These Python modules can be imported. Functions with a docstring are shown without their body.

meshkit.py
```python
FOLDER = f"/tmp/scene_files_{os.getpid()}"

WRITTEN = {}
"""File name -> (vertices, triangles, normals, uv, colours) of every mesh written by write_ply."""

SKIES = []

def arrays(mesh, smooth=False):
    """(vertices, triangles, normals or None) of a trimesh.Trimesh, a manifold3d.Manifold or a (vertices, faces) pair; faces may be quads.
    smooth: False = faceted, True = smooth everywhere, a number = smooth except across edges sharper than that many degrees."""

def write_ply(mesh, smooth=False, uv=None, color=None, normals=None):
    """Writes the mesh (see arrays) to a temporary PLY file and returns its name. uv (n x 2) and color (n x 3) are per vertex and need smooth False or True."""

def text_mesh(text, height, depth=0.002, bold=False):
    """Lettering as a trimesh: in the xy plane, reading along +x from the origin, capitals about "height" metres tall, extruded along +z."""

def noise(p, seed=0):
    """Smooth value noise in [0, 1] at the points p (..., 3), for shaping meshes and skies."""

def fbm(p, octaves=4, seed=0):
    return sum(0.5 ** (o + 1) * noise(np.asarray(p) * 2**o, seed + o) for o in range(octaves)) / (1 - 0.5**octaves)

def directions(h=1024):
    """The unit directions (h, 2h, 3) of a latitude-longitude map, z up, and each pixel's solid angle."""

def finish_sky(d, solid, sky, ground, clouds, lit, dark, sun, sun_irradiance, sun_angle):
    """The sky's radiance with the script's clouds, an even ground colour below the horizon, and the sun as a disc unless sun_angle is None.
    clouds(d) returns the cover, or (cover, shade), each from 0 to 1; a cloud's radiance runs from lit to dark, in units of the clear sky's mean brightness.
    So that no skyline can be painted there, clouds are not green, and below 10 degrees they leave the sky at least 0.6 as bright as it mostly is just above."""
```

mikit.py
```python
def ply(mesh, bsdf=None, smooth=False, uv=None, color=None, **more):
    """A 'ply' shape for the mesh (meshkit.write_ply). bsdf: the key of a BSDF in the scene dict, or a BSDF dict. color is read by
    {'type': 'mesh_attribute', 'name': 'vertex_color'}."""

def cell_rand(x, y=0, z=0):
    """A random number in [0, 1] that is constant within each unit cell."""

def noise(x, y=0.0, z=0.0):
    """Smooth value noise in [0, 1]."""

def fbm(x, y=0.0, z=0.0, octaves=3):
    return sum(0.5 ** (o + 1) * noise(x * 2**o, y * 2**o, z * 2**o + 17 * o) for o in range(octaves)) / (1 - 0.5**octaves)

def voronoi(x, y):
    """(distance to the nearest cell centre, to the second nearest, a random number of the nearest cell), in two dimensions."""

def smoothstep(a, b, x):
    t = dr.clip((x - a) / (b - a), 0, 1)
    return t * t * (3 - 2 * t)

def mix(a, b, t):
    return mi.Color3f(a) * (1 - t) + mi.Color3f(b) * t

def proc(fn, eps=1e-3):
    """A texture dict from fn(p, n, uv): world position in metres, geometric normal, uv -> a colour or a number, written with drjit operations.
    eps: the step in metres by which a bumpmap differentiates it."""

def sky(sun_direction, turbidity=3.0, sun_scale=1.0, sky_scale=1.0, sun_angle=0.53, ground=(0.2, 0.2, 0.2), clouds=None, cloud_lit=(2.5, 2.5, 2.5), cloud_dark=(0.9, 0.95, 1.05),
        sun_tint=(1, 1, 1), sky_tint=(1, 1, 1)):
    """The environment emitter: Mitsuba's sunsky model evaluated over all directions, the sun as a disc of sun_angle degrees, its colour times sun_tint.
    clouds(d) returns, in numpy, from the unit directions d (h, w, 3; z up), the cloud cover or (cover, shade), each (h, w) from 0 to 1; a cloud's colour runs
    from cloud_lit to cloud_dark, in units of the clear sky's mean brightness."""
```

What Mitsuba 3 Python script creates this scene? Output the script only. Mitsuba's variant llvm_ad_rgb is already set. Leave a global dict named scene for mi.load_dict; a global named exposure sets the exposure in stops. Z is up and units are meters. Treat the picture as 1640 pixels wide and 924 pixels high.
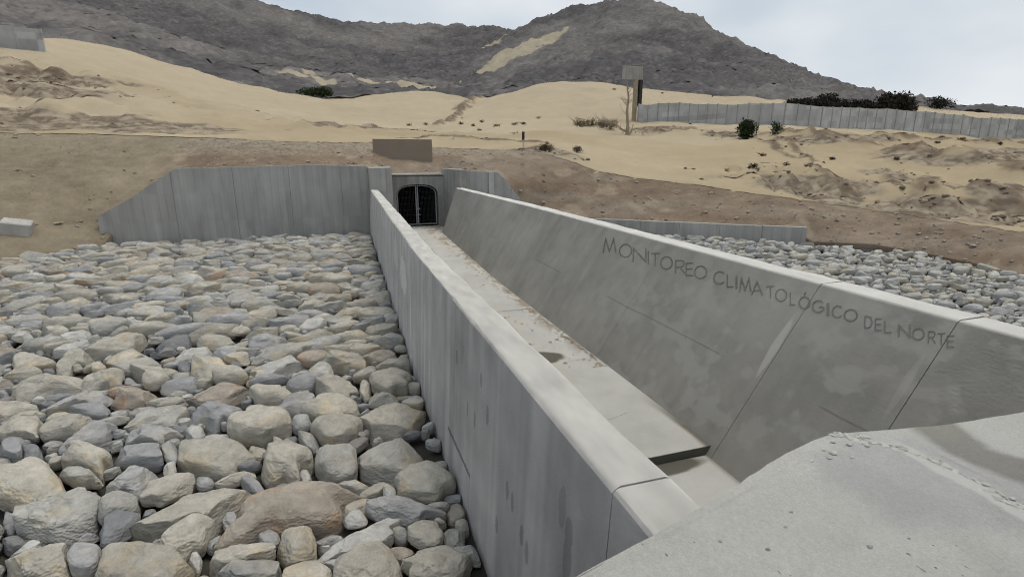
import math
import numpy as np
import trimesh
import drjit as dr
import mitsuba as mi
import shapely
import shapely.geometry as sg
from scipy.interpolate import RBFInterpolator, PchipInterpolator
from scipy.spatial import cKDTree
import mikit
import meshkit
from mikit import proc, noise, fbm, smoothstep, mix, cell_rand, voronoi

T = mi.ScalarTransform4f
scene, labels = {}, {}
CACHE = {}

# ---------------------------------------------------------------- camera, sky, exposure
EYE, FWD = np.array([0, 0, 3.75]), np.array((0.30428, 0.92019, -0.24629))
scene['camera'] = {'type': 'perspective', 'fov': 87.942, 'fov_axis': 'x', 'near_clip': 0.05, 'far_clip': 6000.0,
                   'to_world': T().look_at(origin=EYE.tolist(), target=(EYE + FWD).tolist(), up=[0, 0, 1])}


def cloud_cover(d):
    z = np.maximum(d[..., 2], 0.02)
    q = np.stack([d[..., 0] / (z + 0.35) * 1.3, d[..., 1] / (z + 0.35) * 1.3, np.zeros_like(z)], -1)
    n = meshkit.fbm(q + 7.3, 5, seed=4)
    shade = np.clip((n - 0.33) / 0.26, 0, 1)
    shade = shade * np.clip(0.25 + z * 2.4, 0, 1)
    return np.ones_like(z), shade


scene['sky'] = mikit.sky((0.30, 0.10, 0.94), turbidity=3, sun_scale=0.30, sun_angle=26, sun_tint=(0.93, 1.0, 1.10), clouds=cloud_cover, cloud_lit=(1.78, 1.86, 1.92), cloud_dark=(0.98, 1.18, 1.40))
exposure = 2.15


# ---------------------------------------------------------------- helpers
def key_for(name):
    k, n = name, 0
    while k in scene or k in labels:
        n += 1
        k = f'{name}_{n:03d}'
    return k


def obj(name, mesh, mat, parent=None, smooth=False, label=None, cat=None, group=None, kind=None):
    k = key_for(parent + '__' + name if parent else name)
    scene[k] = mikit.ply(mesh, mat, smooth=smooth)
    tag(k, label, cat, group, kind)
    return k


def tag(k, label=None, cat=None, group=None, kind=None):
    d = {a: b for a, b in (('label', label), ('category', cat), ('group', group), ('kind', kind)) if b}
    if d:
        labels[k] = d


def thing(name, label, cat, group=None, kind=None):
    k = key_for(name)
    tag(k, label, cat, group, kind)
    return k


def cat_(ms):
    return trimesh.util.concatenate(ms)


def bx(x0, x1, y0, y1, z0, z1, ch=0.0):
    if ch:
        import manifold3d as m3
        pts = []
        for a in (0, 1, 2):
            for s in np.ndindex(2, 2, 2):
                lo, hi = np.array([x0, y0, z0], float), np.array([x1, y1, z1], float)
                p = np.where(s, hi - ch, lo + ch)
                p[a] = hi[a] if s[a] else lo[a]
                pts.append(p)
        return trimesh.convex.convex_hull(np.array(pts))
    m = trimesh.creation.box(extents=[x1 - x0, y1 - y0, z1 - z0])
    m.apply_translation([(x0 + x1) / 2, (y0 + y1) / 2, (z0 + z1) / 2])
    return m


def prism(poly, z0, z1):
    m = trimesh.creation.extrude_polygon(sg.Polygon(poly) if not hasattr(poly, 'exterior') else poly, z1 - z0, engine='earcut')
    m.apply_translation([0, 0, z0])
    return m


def loft(sections):
    """Rings of equal vertex count, each (n, 3), joined into a closed tube with fan caps."""
    S = np.array(sections, float)
    k, n = S.shape[:2]
    v = S.reshape(-1, 3)
    f = []
    for i in range(k - 1):
        for j in range(n):
            a, b, c, d = i * n + j, i * n + (j + 1) % n, (i + 1) * n + (j + 1) % n, (i + 1) * n + j
            f += [[a, b, c], [a, c, d]]
    v = np.vstack([v, S[0].mean(0), S[-1].mean(0)])
    c0, c1 = len(v) - 2, len(v) - 1
    for j in range(n):
        f.append([(j + 1) % n, j, c0])
        f.append([(k - 1) * n + j, (k - 1) * n + (j + 1) % n, c1])
    m = trimesh.Trimesh(v, f, process=False)
    if m.volume < 0:
        m.invert()
    return m


def tube(pts, radii, sides=7):
    p = np.asarray(pts, float)
    t = np.gradient(p, axis=0)
    t /= np.linalg.norm(t, axis=1, keepdims=True) + 1e-12
    a = np.cross(t, np.where(np.abs(t[:, 2:]) < 0.9, [0, 0, 1.0], [1.0, 0, 0]))
    a /= np.linalg.norm(a, axis=1, keepdims=True) + 1e-12
    b = np.cross(t, a)
    g = np.arange(sides) * 2 * np.pi / sides
    r = np.broadcast_to(radii, (len(p),))[:, None, None]
    return loft(p[:, None] + r * (np.cos(g)[None, :, None] * a[:, None] + np.sin(g)[None, :, None] * b[:, None]))


def grid_mesh(P):
    """(m, n, 3) points as a sheet facing up where it can."""
    m, n = P.shape[:2]
    i, j = np.meshgrid(np.arange(m - 1), np.arange(n - 1), indexing='ij')
    a = (i * n + j).ravel()
    f = np.vstack([np.stack([a, a + n, a + n + 1], 1), np.stack([a, a + n + 1, a + 1], 1)])
    t = trimesh.Trimesh(P.reshape(-1, 3), f, process=False)
    if t.face_normals[:, 2].mean() < 0:
        t.invert()
    return t


# ---------------------------------------------------------------- materials
def mat(name, fn, rough=None, bump=None, bump_scale=1.0, spec=0.25, eps=1e-3):
    b = {'type': 'diffuse', 'reflectance': proc(fn)} if rough is None else \
        {'type': 'principled', 'base_color': proc(fn), 'roughness': rough if isinstance(rough, float) else proc(rough), 'specular': spec}
    if bump is not None:
        b = {'type': 'bumpmap', 'arbitrary': proc(bump, eps=eps), 'scale': bump_scale, 'bsdf': b}
    scene[name] = {'type': 'twosided', 'bsdf': b}


def rgb(r, g, b):
    return mi.Color3f(float(r), float(g), float(b))


def stone_fn(c, seed, warm):
    c = np.array(c)

    def fn(p, n, uv):
        a = fbm(p.x * 2.3 + seed, p.y * 2.3, p.z * 3.5 + seed, 4)
        b = fbm(p.x * 11 + 0.4 * p.z * 20, p.y * 9, p.z * 22 + seed, 3)
        g = noise(p.x * 90, p.y * 90, p.z * 90 + seed)
        crk = 1 - smoothstep(0.0, 0.035, dr.abs(fbm(p.x * 2.6 + seed, p.y * 2.6, p.z * 6, 3) - 0.5))
        v = (0.38 + 0.58 * a + 0.56 * b + 0.26 * g) * (1 - 0.10 * crk)
        stain = smoothstep(0.56, 0.70, fbm(p.x * 3.1 + 40 + seed, p.y * 3.1, p.z * 3.1, 3))
        col = rgb(*c) * v
        return mix(col, rgb(*(c * warm)) * v, stain * 0.8)
    return fn


def stone_bump(seed):
    return lambda p, n, uv: 0.6 * fbm(p.x * 8 + 0.3 * p.z * 20, p.y * 7, p.z * 18 + seed, 3) + 0.4 * noise(p.x * 40, p.y * 40, p.z * 60 + seed)


STONE = {'t': [], 'g': [], 'l': [], 'b': [], 'd': [], 'c': []}
for code, cols, warm in (
        ('t', [(0.360, 0.341, 0.296), (0.395, 0.372, 0.320)], (1.08, 0.98, 0.84)),
        ('c', [(0.345, 0.337, 0.309)], (1.08, 1.0, 0.86)),
        ('g', [(0.275, 0.277, 0.280), (0.325, 0.324, 0.320)], (1.12, 1.06, 0.92)),
        ('l', [(0.405, 0.40, 0.378)], (1.05, 0.97, 0.82)),
        ('b', [(0.315, 0.280, 0.238)], (1.1, 0.9, 0.75)),
        ('d', [(0.190, 0.193, 0.198)], (1.2, 1.1, 1.0))):
    for i, c in enumerate(cols):
        k = f'stone_{code}{i}'
        mat(k, stone_fn(c, 13.7 * len(scene), warm), bump=stone_bump(5.0 * i), bump_scale=0.035)
        STONE[code].append(k)


def concrete_fn(c, seed, blotch=0.5, streak=0.3, marks=None, along=False):
    def fn(p, n, uv):
        a = fbm(p.x * 0.9 + seed, p.y * 0.9, p.z * 0.9, 3)
        b = fbm(p.x * 5 + seed, p.y * 5, p.z * 3.5, 3)
        s = fbm(p.y * 7 + seed, p.z * 0.45 + seed, 3.0, 2) if along else fbm(p.x * 7 + seed, p.y * 7, p.z * 0.45 + seed, 2)
        g = noise(p.x * 60, p.y * 60, p.z * 60 + seed)
        v = 1 + blotch * (a - 0.5) + 0.5 * blotch * (b - 0.5) + streak * (s - 0.5) + 0.10 * (g - 0.5)
        col = rgb(*c) * v
        return marks(p, n, col) if marks else col
    return fn


def seg_d(p, a, b):
    a, d = [float(v) for v in a], [float(v - u) for u, v in zip(a, b)]
    q = mi.Vector3f(p.x - a[0], p.y - a[1], p.z - a[2])
    t = dr.clip((q.x * d[0] + q.y * d[1] + q.z * d[2]) / sum(v * v for v in d), 0, 1)
    return dr.norm(mi.Vector3f(q.x - d[0] * t, q.y - d[1] * t, q.z - d[2] * t))


def blob(p, c, r, seed=0.0, rough=0.6, f=3.0, w=None):
    """1 inside an ellipsoid with a ragged edge."""
    q = mi.Vector3f((p.x - c[0]) / r[0], (p.y - c[1]) / r[1], (p.z - c[2]) / r[2])
    d = dr.norm(q) + rough * ((fbm(p.x * f + seed, p.y * f, p.z * f, 3) if w is None else w) - 0.5)
    return 1 - smoothstep(0.75, 1.0, d)


def left_marks(p, n, col):
    # form oil smudges, a pale repair strip, formwork lines
    k, w = mi.Float(0), fbm(p.x * 9, p.y * 9, p.z * 9, 3)
    for y, z in ((5.05, 1.12), (4.75, 1.15), (4.30, 1.42), (3.66, 1.06), (3.52, 1.04), (3.28, 0.92), (3.16, 0.86), (4.55, 1.66), (2.62, 0.95), (2.45, 0.72), (5.6, 1.5), (3.9, 0.55)):
        k = dr.maximum(k, blob(p, (1.15, y, z), (0.5, 0.045, 0.10), rough=0.8, w=w))
    k = dr.maximum(k, dr.maximum(blob(p, (1.17, 2.50, 1.38), (0.5, 0.07, 0.30), rough=0.8, w=w), 0.7 * blob(p, (1.17, 2.62, 1.62), (0.5, 0.06, 0.16), rough=0.8, w=w)))
    col = col * (1 - 0.30 * k)
    side = smoothstep(1.32, 1.26, p.x - 0.015 * p.y)
    pale = side * dr.maximum(blob(p, (1.2, 10.9, 1.30), (1, 0.75, 0.42), 3.0, 0.5, 4.0), dr.maximum(0.8 * blob(p, (1.2, 9.55, 0.85), (1, 0.10, 0.55), 5.0, 0.4, 4.0), 0.5 * blob(p, (1.2, 12.6, 1.5), (1, 0.7, 0.4), 8.0, 0.6, 4.0)))
    col = mix(col, rgb(0.46, 0.46, 0.45), pale * 0.65)
    line = 1 - smoothstep(0.006, 0.013, seg_d(p, (1.15, 6.0, 0.40), (1.15, 4.89, 0.42)) - 0.02 - 0.006 * noise(p.y * 9))
    line = dr.maximum(line, 0.8 * (1 - smoothstep(0.004, 0.010, dr.abs(p.y - 4.89) + 10 * dr.maximum(p.z - 0.42, 0))))
    cap = smoothstep(2.095, 2.115, p.z) * smoothstep(0.5, 0.8, n.z)          # trowelled coping skin, paled further to paint in the sky-lit top
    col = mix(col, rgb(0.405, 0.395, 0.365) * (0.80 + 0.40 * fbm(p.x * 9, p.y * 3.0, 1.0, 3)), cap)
    return col * (1 - 0.5 * line * side)


def right_marks(p, n, col):
    lift = dr.abs(p.z - 0.95 - 0.03 * (noise(p.y * 1.3) - 0.5))
    line = (1 - smoothstep(0.004, 0.014, lift)) * smoothstep(0.42, 0.5, noise(p.y * 0.8 + 3))
    pale = smoothstep(0.52, 0.66, fbm(p.x * 3.2 + 9, p.y * 3.2, p.z * 3.2, 4)) * smoothstep(12, 5.5, p.y)
    brown = smoothstep(0.46, 0.64, fbm(p.x * 0.9 + 31, p.y * 1.1, p.z * 1.1, 3)) * smoothstep(6.2, 4.2, p.y) * smoothstep(1.8, 1.0, p.z)
    strip = blob(p, (5.45, 5.13, 1.25), (0.6, 0.07, 0.5), 2.0, 0.4, 5.0)
    strip2 = blob(p, (5.6, 3.52, 1.4), (0.6, 0.05, 0.4), 2.0, 0.4, 5.0)
    col = mix(col, rgb(0.315, 0.308, 0.283), 0.55 * pale)
    col = mix(col, rgb(0.27, 0.235, 0.20), 0.55 * brown)
    col = mix(col, rgb(0.42, 0.41, 0.38), 0.6 * dr.maximum(strip, 0.3 * strip2))
    inner = smoothstep(0.55, 0.75, n.z) # cap paled by its upward normal, painting in a lit top
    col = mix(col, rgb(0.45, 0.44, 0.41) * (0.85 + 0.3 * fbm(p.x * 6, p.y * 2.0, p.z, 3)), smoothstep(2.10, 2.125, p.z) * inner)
    return col * (1 - 0.30 * line)


def floor_wet(p):
    w = blob(p, (3.2, 5.05, 0), (1.3, 0.20, 1), 4.0, 0.35, 2.6) * smoothstep(5.155, 5.14, p.y)
    w2 = blob(p, (3.40, 8.78, 0), (0.52, 0.36, 1), 1.0, 0.8, 2.4)
    w3 = blob(p, (3.25, 9.50, 0), (0.42, 0.16, 1), 2.0, 0.8, 3.0)
    e = smoothstep(0.10 + 0.12 * noise(p.y * 2.0), 0.03, 4.48 - p.x + 0.012 * 0) * smoothstep(7.0, 5.6, p.y)
    face = smoothstep(5.13, 5.14, p.y) * smoothstep(5.175, 5.165, p.y) * smoothstep(0.004, -0.004, p.z)
    return dr.maximum(dr.maximum(dr.maximum(w, face), 0.9 * e), dr.maximum(w2, w3))


def floor_marks(p, n, col):
    dust = smoothstep(0.52, 0.68, fbm(p.x * 1.2, p.y * 0.5, 3.0, 4)) + smoothstep(0.30, 0.02, 4.48 - p.x) * smoothstep(8.5, 11.0, p.y) * 0.9
    col = mix(col, rgb(0.41, 0.375, 0.31), dr.clip(0.45 * dust, 0, 1))
    dirt = smoothstep(0.30 + 0.25 * fbm(p.y * 1.5, 1.0, 0, 2), 0.08, 4.48 - p.x) * smoothstep(8, 9.5, p.y) * smoothstep(0.45, 0.6, fbm(p.x * 5, p.y * 3, 0, 3))
    col = mix(col, rgb(0.20, 0.165, 0.12), 0.65 * dirt)
    crack = 1 - smoothstep(0.004, 0.010, dr.abs(p.y - 6.45 - 0.25 * fbm(p.x * 2, 0.0, 0.0, 3) + 0.08 * p.x) )
    crack = crack * smoothstep(0.4, 0.6, noise(p.x * 2.2 + 5))
    col = col * (1 - 0.35 * crack)
    return mix(col, col * 0.24 * rgb(1.0, 0.97, 0.86), floor_wet(p))


def deck_wet(p):
    d = dr.minimum(seg_d(p, (3.32, 1.98, 2.2), (3.12, 1.66, 2.2)), seg_d(p, (3.12, 1.66, 2.2), (3.30, 1.10, 2.2))) + 0.16 * (fbm(p.x * 3, p.y * 3, 0, 4) - 0.5)
    return smoothstep(0.17, 0.09, d)


def deck_marks(p, n, col):
    edge = smoothstep(0.55, 0.25, p.y - 0.45 * p.x - 0.0 + 0.5 * fbm(p.x * 1.5, p.y * 1.5, 2.0, 3) - 0.3)
    warm = dr.maximum(smoothstep(0.42, 0.60, fbm(p.x * 1.1 + 3.0, p.y * 1.3 + 8, 0, 3)), smoothstep(3.2, 3.5, p.x))
    col = mix(col * rgb(1.0, 0.995, 0.98), col * rgb(1.10, 1.095, 1.03), warm)
    agg = noise(p.x * 160, p.y * 160, 3.0) + noise(p.x * 320, p.y * 320, 5.0)
    col = col * (0.84 + 0.16 * agg)
    cool = smoothstep(0.45, 0.62, fbm(p.x * 1.7 + 13.0, p.y * 1.9 + 2, 0, 3)) * smoothstep(1.5, 2.1, p.x) * smoothstep(2.9, 2.6, p.x)
    col = col * (1 - 0.10 * cool)
    smear = smoothstep(0.05, 0.015, dr.abs(p.x - 2.82 - 0.03 * (fbm(p.y * 6, 1.0, 0, 3) - 0.5)) - 0.05 * fbm(p.x * 8, p.y * 8, 0, 3)) * smoothstep(2.1, 1.7, p.y)
    col = mix(col, rgb(0.42, 0.415, 0.39), 0.6 * smear)
    pits = smoothstep(0.91, 0.96, noise(p.x * 34, p.y * 34, 0.0)) * smoothstep(0.62, 0.75, noise(p.x * 3.3, p.y * 3.3, 4.0))
    col = col * (1 - 0.6 * pits)
    return mix(col, col * 0.55 * rgb(1.02, 1.0, 0.93), deck_wet(p))


def concrete_bump(p, n, uv):
    return 0.5 * fbm(p.x * 14, p.y * 14, p.z * 14, 3) + 0.5 * noise(p.x * 55, p.y * 55, p.z * 55)


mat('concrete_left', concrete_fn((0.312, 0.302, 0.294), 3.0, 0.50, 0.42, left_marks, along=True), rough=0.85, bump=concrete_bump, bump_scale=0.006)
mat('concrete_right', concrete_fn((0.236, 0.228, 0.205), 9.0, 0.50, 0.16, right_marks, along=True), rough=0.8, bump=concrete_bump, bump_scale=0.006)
mat('concrete_floor', concrete_fn((0.375, 0.370, 0.345), 15.0, 0.30, 0.0, floor_marks), rough=0.85, bump=concrete_bump, bump_scale=0.004)
mat('concrete_deck', concrete_fn((0.305, 0.303, 0.298), 21.0, 0.34, 0.0, deck_marks), rough=0.8, bump=concrete_bump, bump_scale=0.0025)
mat('concrete_joint', lambda p, n, uv: rgb(0.15, 0.15, 0.14) * (0.7 + 0.6 * noise(p.x * 9, p.y * 9, p.z * 9)))


def boarded(c, seed, w):
    def fn(p, n, uv):
        u = dr.select(dr.abs(n.y) > 0.6, p.x, p.y)
        r = cell_rand(dr.floor(u / w), dr.floor(p.z / 1.22 + 0.3), seed)
        edge = smoothstep(0.0, 0.12, dr.abs(u / w - dr.round(u / w)))
        s = fbm(p.x * 5 + seed, p.y * 5, p.z * 0.35, 3)
        a = fbm(p.x * 0.8 + seed, p.y * 0.8, p.z * 0.8, 3)
        pale = smoothstep(0.6, 0.75, fbm(p.x * 4 + 11, p.y * 4, p.z * 0.6, 3))
        m_ = fbm(p.x * 1.6 + seed, p.y * 1.6, p.z * 1.6, 4)
        v = (0.52 + 0.10 * r + 0.45 * s + 0.30 * a + 0.22 * m_) * (0.90 + 0.10 * edge)
        return mix(rgb(*c) * v, rgb(0.42, 0.42, 0.42), 0.5 * pale)
    return fn


mat('concrete_boarded', boarded((0.335, 0.328, 0.312), 3.0, 0.30))
mat('concrete_portal', concrete_fn((0.300, 0.294, 0.278), 33.0, 0.5, 0.5))
mat('concrete_pale', concrete_fn((0.44, 0.43, 0.40), 39.0, 0.4, 0.3))
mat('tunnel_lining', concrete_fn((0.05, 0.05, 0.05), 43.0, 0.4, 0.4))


def bank_fn(p, n, uv):
    a = fbm(p.x * 0.35, p.y * 0.35, p.z * 0.35, 4)
    b = fbm(p.x * 2.3, p.y * 2.3, p.z * 3.0, 4)
    g = fbm(p.x * 14, p.y * 14, p.z * 14, 2)
    lay = noise(p.x * 0.2, p.y * 0.2, p.z * 2.2 + 1.5 * a)
    v = 0.36 + 0.60 * a + 0.52 * b + 0.36 * g
    col = mix(rgb(0.185, 0.141, 0.104), rgb(0.214, 0.174, 0.135), smoothstep(0.35, 0.7, lay))
    col = mix(col, rgb(0.30, 0.25, 0.19), smoothstep(0.58, 0.75, fbm(p.x * 1.1 + 50, p.y * 1.1, p.z * 1.1, 3)) * 0.6)
    # stony upper band over the portal, and greenish scrub tone at the far left
    stony = smoothstep(3.55, 3.75, p.z + 0.3 * (a - 0.5)) * smoothstep(11.5, 9.5, p.x)
    s1, s2, r = voronoi(p.x * 3.0, p.z * 3.6 + p.y * 1.5)
    st = mix(rgb(0.16, 0.13, 0.10), mix(rgb(0.29, 0.245, 0.185), rgb(0.34, 0.31, 0.25), r), smoothstep(0.03, 0.16, s2 - s1))
    col = mix(col * v, st * (0.7 + 0.5 * b), 0.55 * stony)
    left = smoothstep(-6.0, -9.0, p.x)
    return mix(col, rgb(0.205, 0.175, 0.125) * v, left * 0.7)


mat('bank_earth', bank_fn)


def sand_fn(p, n, uv):
    a = fbm(p.x * 0.06, p.y * 0.06, p.z * 0.1, 3)
    b = fbm(p.x * 0.5, p.y * 0.5, p.z * 0.9, 4)
    g = fbm(p.x * 5, p.y * 5, p.z * 5, 2)
    v = 0.80 + 0.16 * a + 0.18 * b + 0.10 * g
    col = mix(rgb(0.362, 0.298, 0.200), rgb(0.405, 0.342, 0.248), smoothstep(0.35, 0.65, a + 0.012 * (p.y - 45)))
    k, w = mi.Float(0), fbm(p.x * 0.35, p.y * 0.35, p.z * 0.5, 4)
    for c, r in SAND_PATCHES:
        k = dr.maximum(k, blob(p, c, r, rough=1.3, w=w))
    rubble = fbm(p.x * 2.0, p.y * 2.0, p.z * 2.6, 4)
    col = mix(col * v, mix(rgb(0.125, 0.10, 0.078), rgb(0.33, 0.28, 0.215), smoothstep(0.3, 0.72, rubble)), 0.9 * k)
    q, wl_, gate_ = mi.Float(0), fbm(p.x * 0.6, p.y * 0.6, p.z * 0.6, 4) - 0.5, smoothstep(0.18, 0.42, fbm(p.x * 1.3, p.y * 1.3, p.z * 1.3, 3))
    for i, (c0, c1, w) in enumerate(SAND_LINES):
        w = max(0.45, w * 1.6)
        d = seg_d(mi.Point3f(p.x, p.y, 0), (c0[0], c0[1], 0), (c1[0], c1[1], 0)) + 3.5 * w * wl_
        q = dr.maximum(q, smoothstep(w * 1.3, w * 0.3, d) * gate_)
    return mix(col, rgb(0.165, 0.128, 0.095) * (0.5 + 0.9 * rubble), 0.85 * q)


SAND_PATCHES = [((23.32, 26.10, 1.66), (5.2, 5, 1.1)), ((25.12, 24.37, 1.59), (4.6, 5, 1.1)), ((23.96, 21.21, 1.50), (2.6, 3, 0.8)), ((27.16, 16.92, 0.98), (3.6, 4, 1.2)), ((26.38, 18.11, 1.18), (2.4, 3, 1.0)), ((33.03, 18.78, 2.04), (4.2, 5, 1.1)), ((33.95, 24.73, 2.34), (1.5, 3, 1.6)), ((31.75, 16.96, 1.87), (3.2, 4, 1.2)),
                ((27.25, 14.79, 1.08), (1.6, 2, 1.2)), ((12.85, 31.48, 3.71), (2.4, 4, 0.7)), ((-24.29, 57.04, 10.10), (12, 8, 1.2)), ((-21.60, 53.83, 8.33), (7, 8, 0.8)), ((-18.78, 44.18, 5.36), (14, 8, 1.6)), ((44.35, 27.15, 3.35), (9, 6, 1.0)),
                ((2.05, 59.96, 6.33), (14, 8, 0.5)), ((33.07, 52.45, 6.38), (5, 4, 0.5)), ((40.32, 35.92, 4.98), (7, 3, 0.6)), ((36.97, 43.38, 5.54), (4, 3, 0.4))]
SAND_LINES = [((31.94, 53.14, 6.39), (37.39, 43.03, 5.59), 0.22), ((39.52, 41.08, 6.11), (39.70, 36.60, 4.99), 0.5), ((39.70, 36.60, 4.99), (42.35, 33.51, 4.59), 0.55), ((45.74, 35.67, 5.02), (61.41, 33.61, 4.20), 0.55), ((41.81, 30.92, 4.03), (40.43, 25.87, 3.25), 0.5), ((40.43, 25.87, 3.25), (38.76, 20.83, 2.10), 0.5),
              ((36.22, 40.05, 5.05), (32.61, 32.44, 3.02), 0.18), ((37.35, 39.00, 4.87), (32.41, 29.76, 2.51), 0.25), ((29.12, 27.43, 2.42), (25.96, 21.96, 1.16), 0.35), ((32.00, 24.00, 1.57), (28.16, 19.05, 1.19), 0.35), ((31.41, 21.38, 1.58), (30.06, 15.89, 1.13), 0.4),
              ((12.85, 68.81, 6.26), (21.66, 92.50, 10.53), 0.5), ((21.66, 92.50, 10.53), (31.39, 113.75, 14.31), 0.7), ((-26.46, 60.47, 11.36), (-20.54, 58.50, 10.25), 0.35), ((-25.75, 58.59, 10.54), (-21.70, 58.08, 10.35), 0.3), ((-24.35, 54.84, 8.80), (-19.79, 54.52, 8.46), 0.35), ((5.16, 43.70, 4.27), (13.56, 35.50, 4.08), 0.2)]
mat('sand', sand_fn)


def mountain_fn(p, n, uv):
    a = fbm(p.x * 0.012, p.y * 0.012, p.z * 0.02, 4)
    b = fbm(p.x * 0.09, p.y * 0.09, p.z * 0.13, 4)
    c = fbm(p.x * 0.4, p.y * 0.4, p.z * 0.6, 3)
    v = 0.20 + 0.35 * a + 0.60 * b + 0.85 * c
    col = mix(rgb(0.100, 0.095, 0.096), rgb(0.145, 0.136, 0.130), smoothstep(0.4, 0.65, a))
    col = mix(col * v, rgb(0.22, 0.205, 0.19), smoothstep(0.58, 0.74, c) * smoothstep(0.45, 0.6, b) * 0.45)
    k, wm, gm = mi.Float(0), fbm(p.x * 0.05, p.y * 0.05, p.z * 0.09, 4) - 0.5, smoothstep(0.16, 0.30, fbm(p.x * 0.11, p.y * 0.11, p.z * 0.16, 3))
    for i, (c0, c1, w0, w1) in enumerate(MOUNTAIN_SAND):
        d = [v - u for u, v in zip(c0, c1)]
        t = dr.clip(((p.x - c0[0]) * d[0] + (p.y - c0[1]) * d[1] + (p.z - c0[2]) * d[2]) / sum(v * v for v in d), 0, 1)
        w = w0 + (w1 - w0) * t
        dist = seg_d(p, c0, c1) / w + 0.9 * wm
        k = dr.maximum(k, smoothstep(1.0, 0.7, dist) * gm)
    return mix(col, mix(rgb(0.36, 0.31, 0.225), rgb(0.44, 0.39, 0.30), c), 0.85 * k)


MOUNTAIN_SAND = [((23.91, 299.05, 33.86), (56.15, 315.03, 39.78), 7.0, 5.0), ((-13.94, 359.73, 49.79), (-0.33, 340.00, 42.14), 6.0, 6.0), ((127.97, 483.35, 69.84), (163.25, 493.71, 88.58), 10.0, 22.0), ((163.25, 493.71, 88.58), (200.69, 512.08, 109.94), 22.0, 15.0), ((200.69, 512.08, 109.94), (229.59, 527.18, 126.41), 14.0, 5.0), ((169.67, 575.51, 110.07), (204.18, 585.41, 126.09), 14.0, 10.0), ((79.90, 422.51, 47.78), (122.79, 474.36, 67.49), 1.5, 2.5),
                 ((40.50, 327.51, 43.26), (61.46, 324.23, 41.64), 13.0, 9.0), ((13.52, 339.73, 44.32), (33.95, 333.27, 41.64), 9.0, 10.0), ((-16.65, 339.59, 44.77), (11.49, 299.78, 33.53), 9.0, 5.0), ((-6.48, 299.93, 34.44), (70.00, 271.11, 30.26), 3.0, 3.0)]
mat('sand_rock', lambda p, n, uv: rgb(0.17, 0.135, 0.105) * (0.5 + 1.0 * fbm(p.x * 3, p.y * 3, p.z * 3, 3)))
mat('mountain_rock', mountain_fn)
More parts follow.
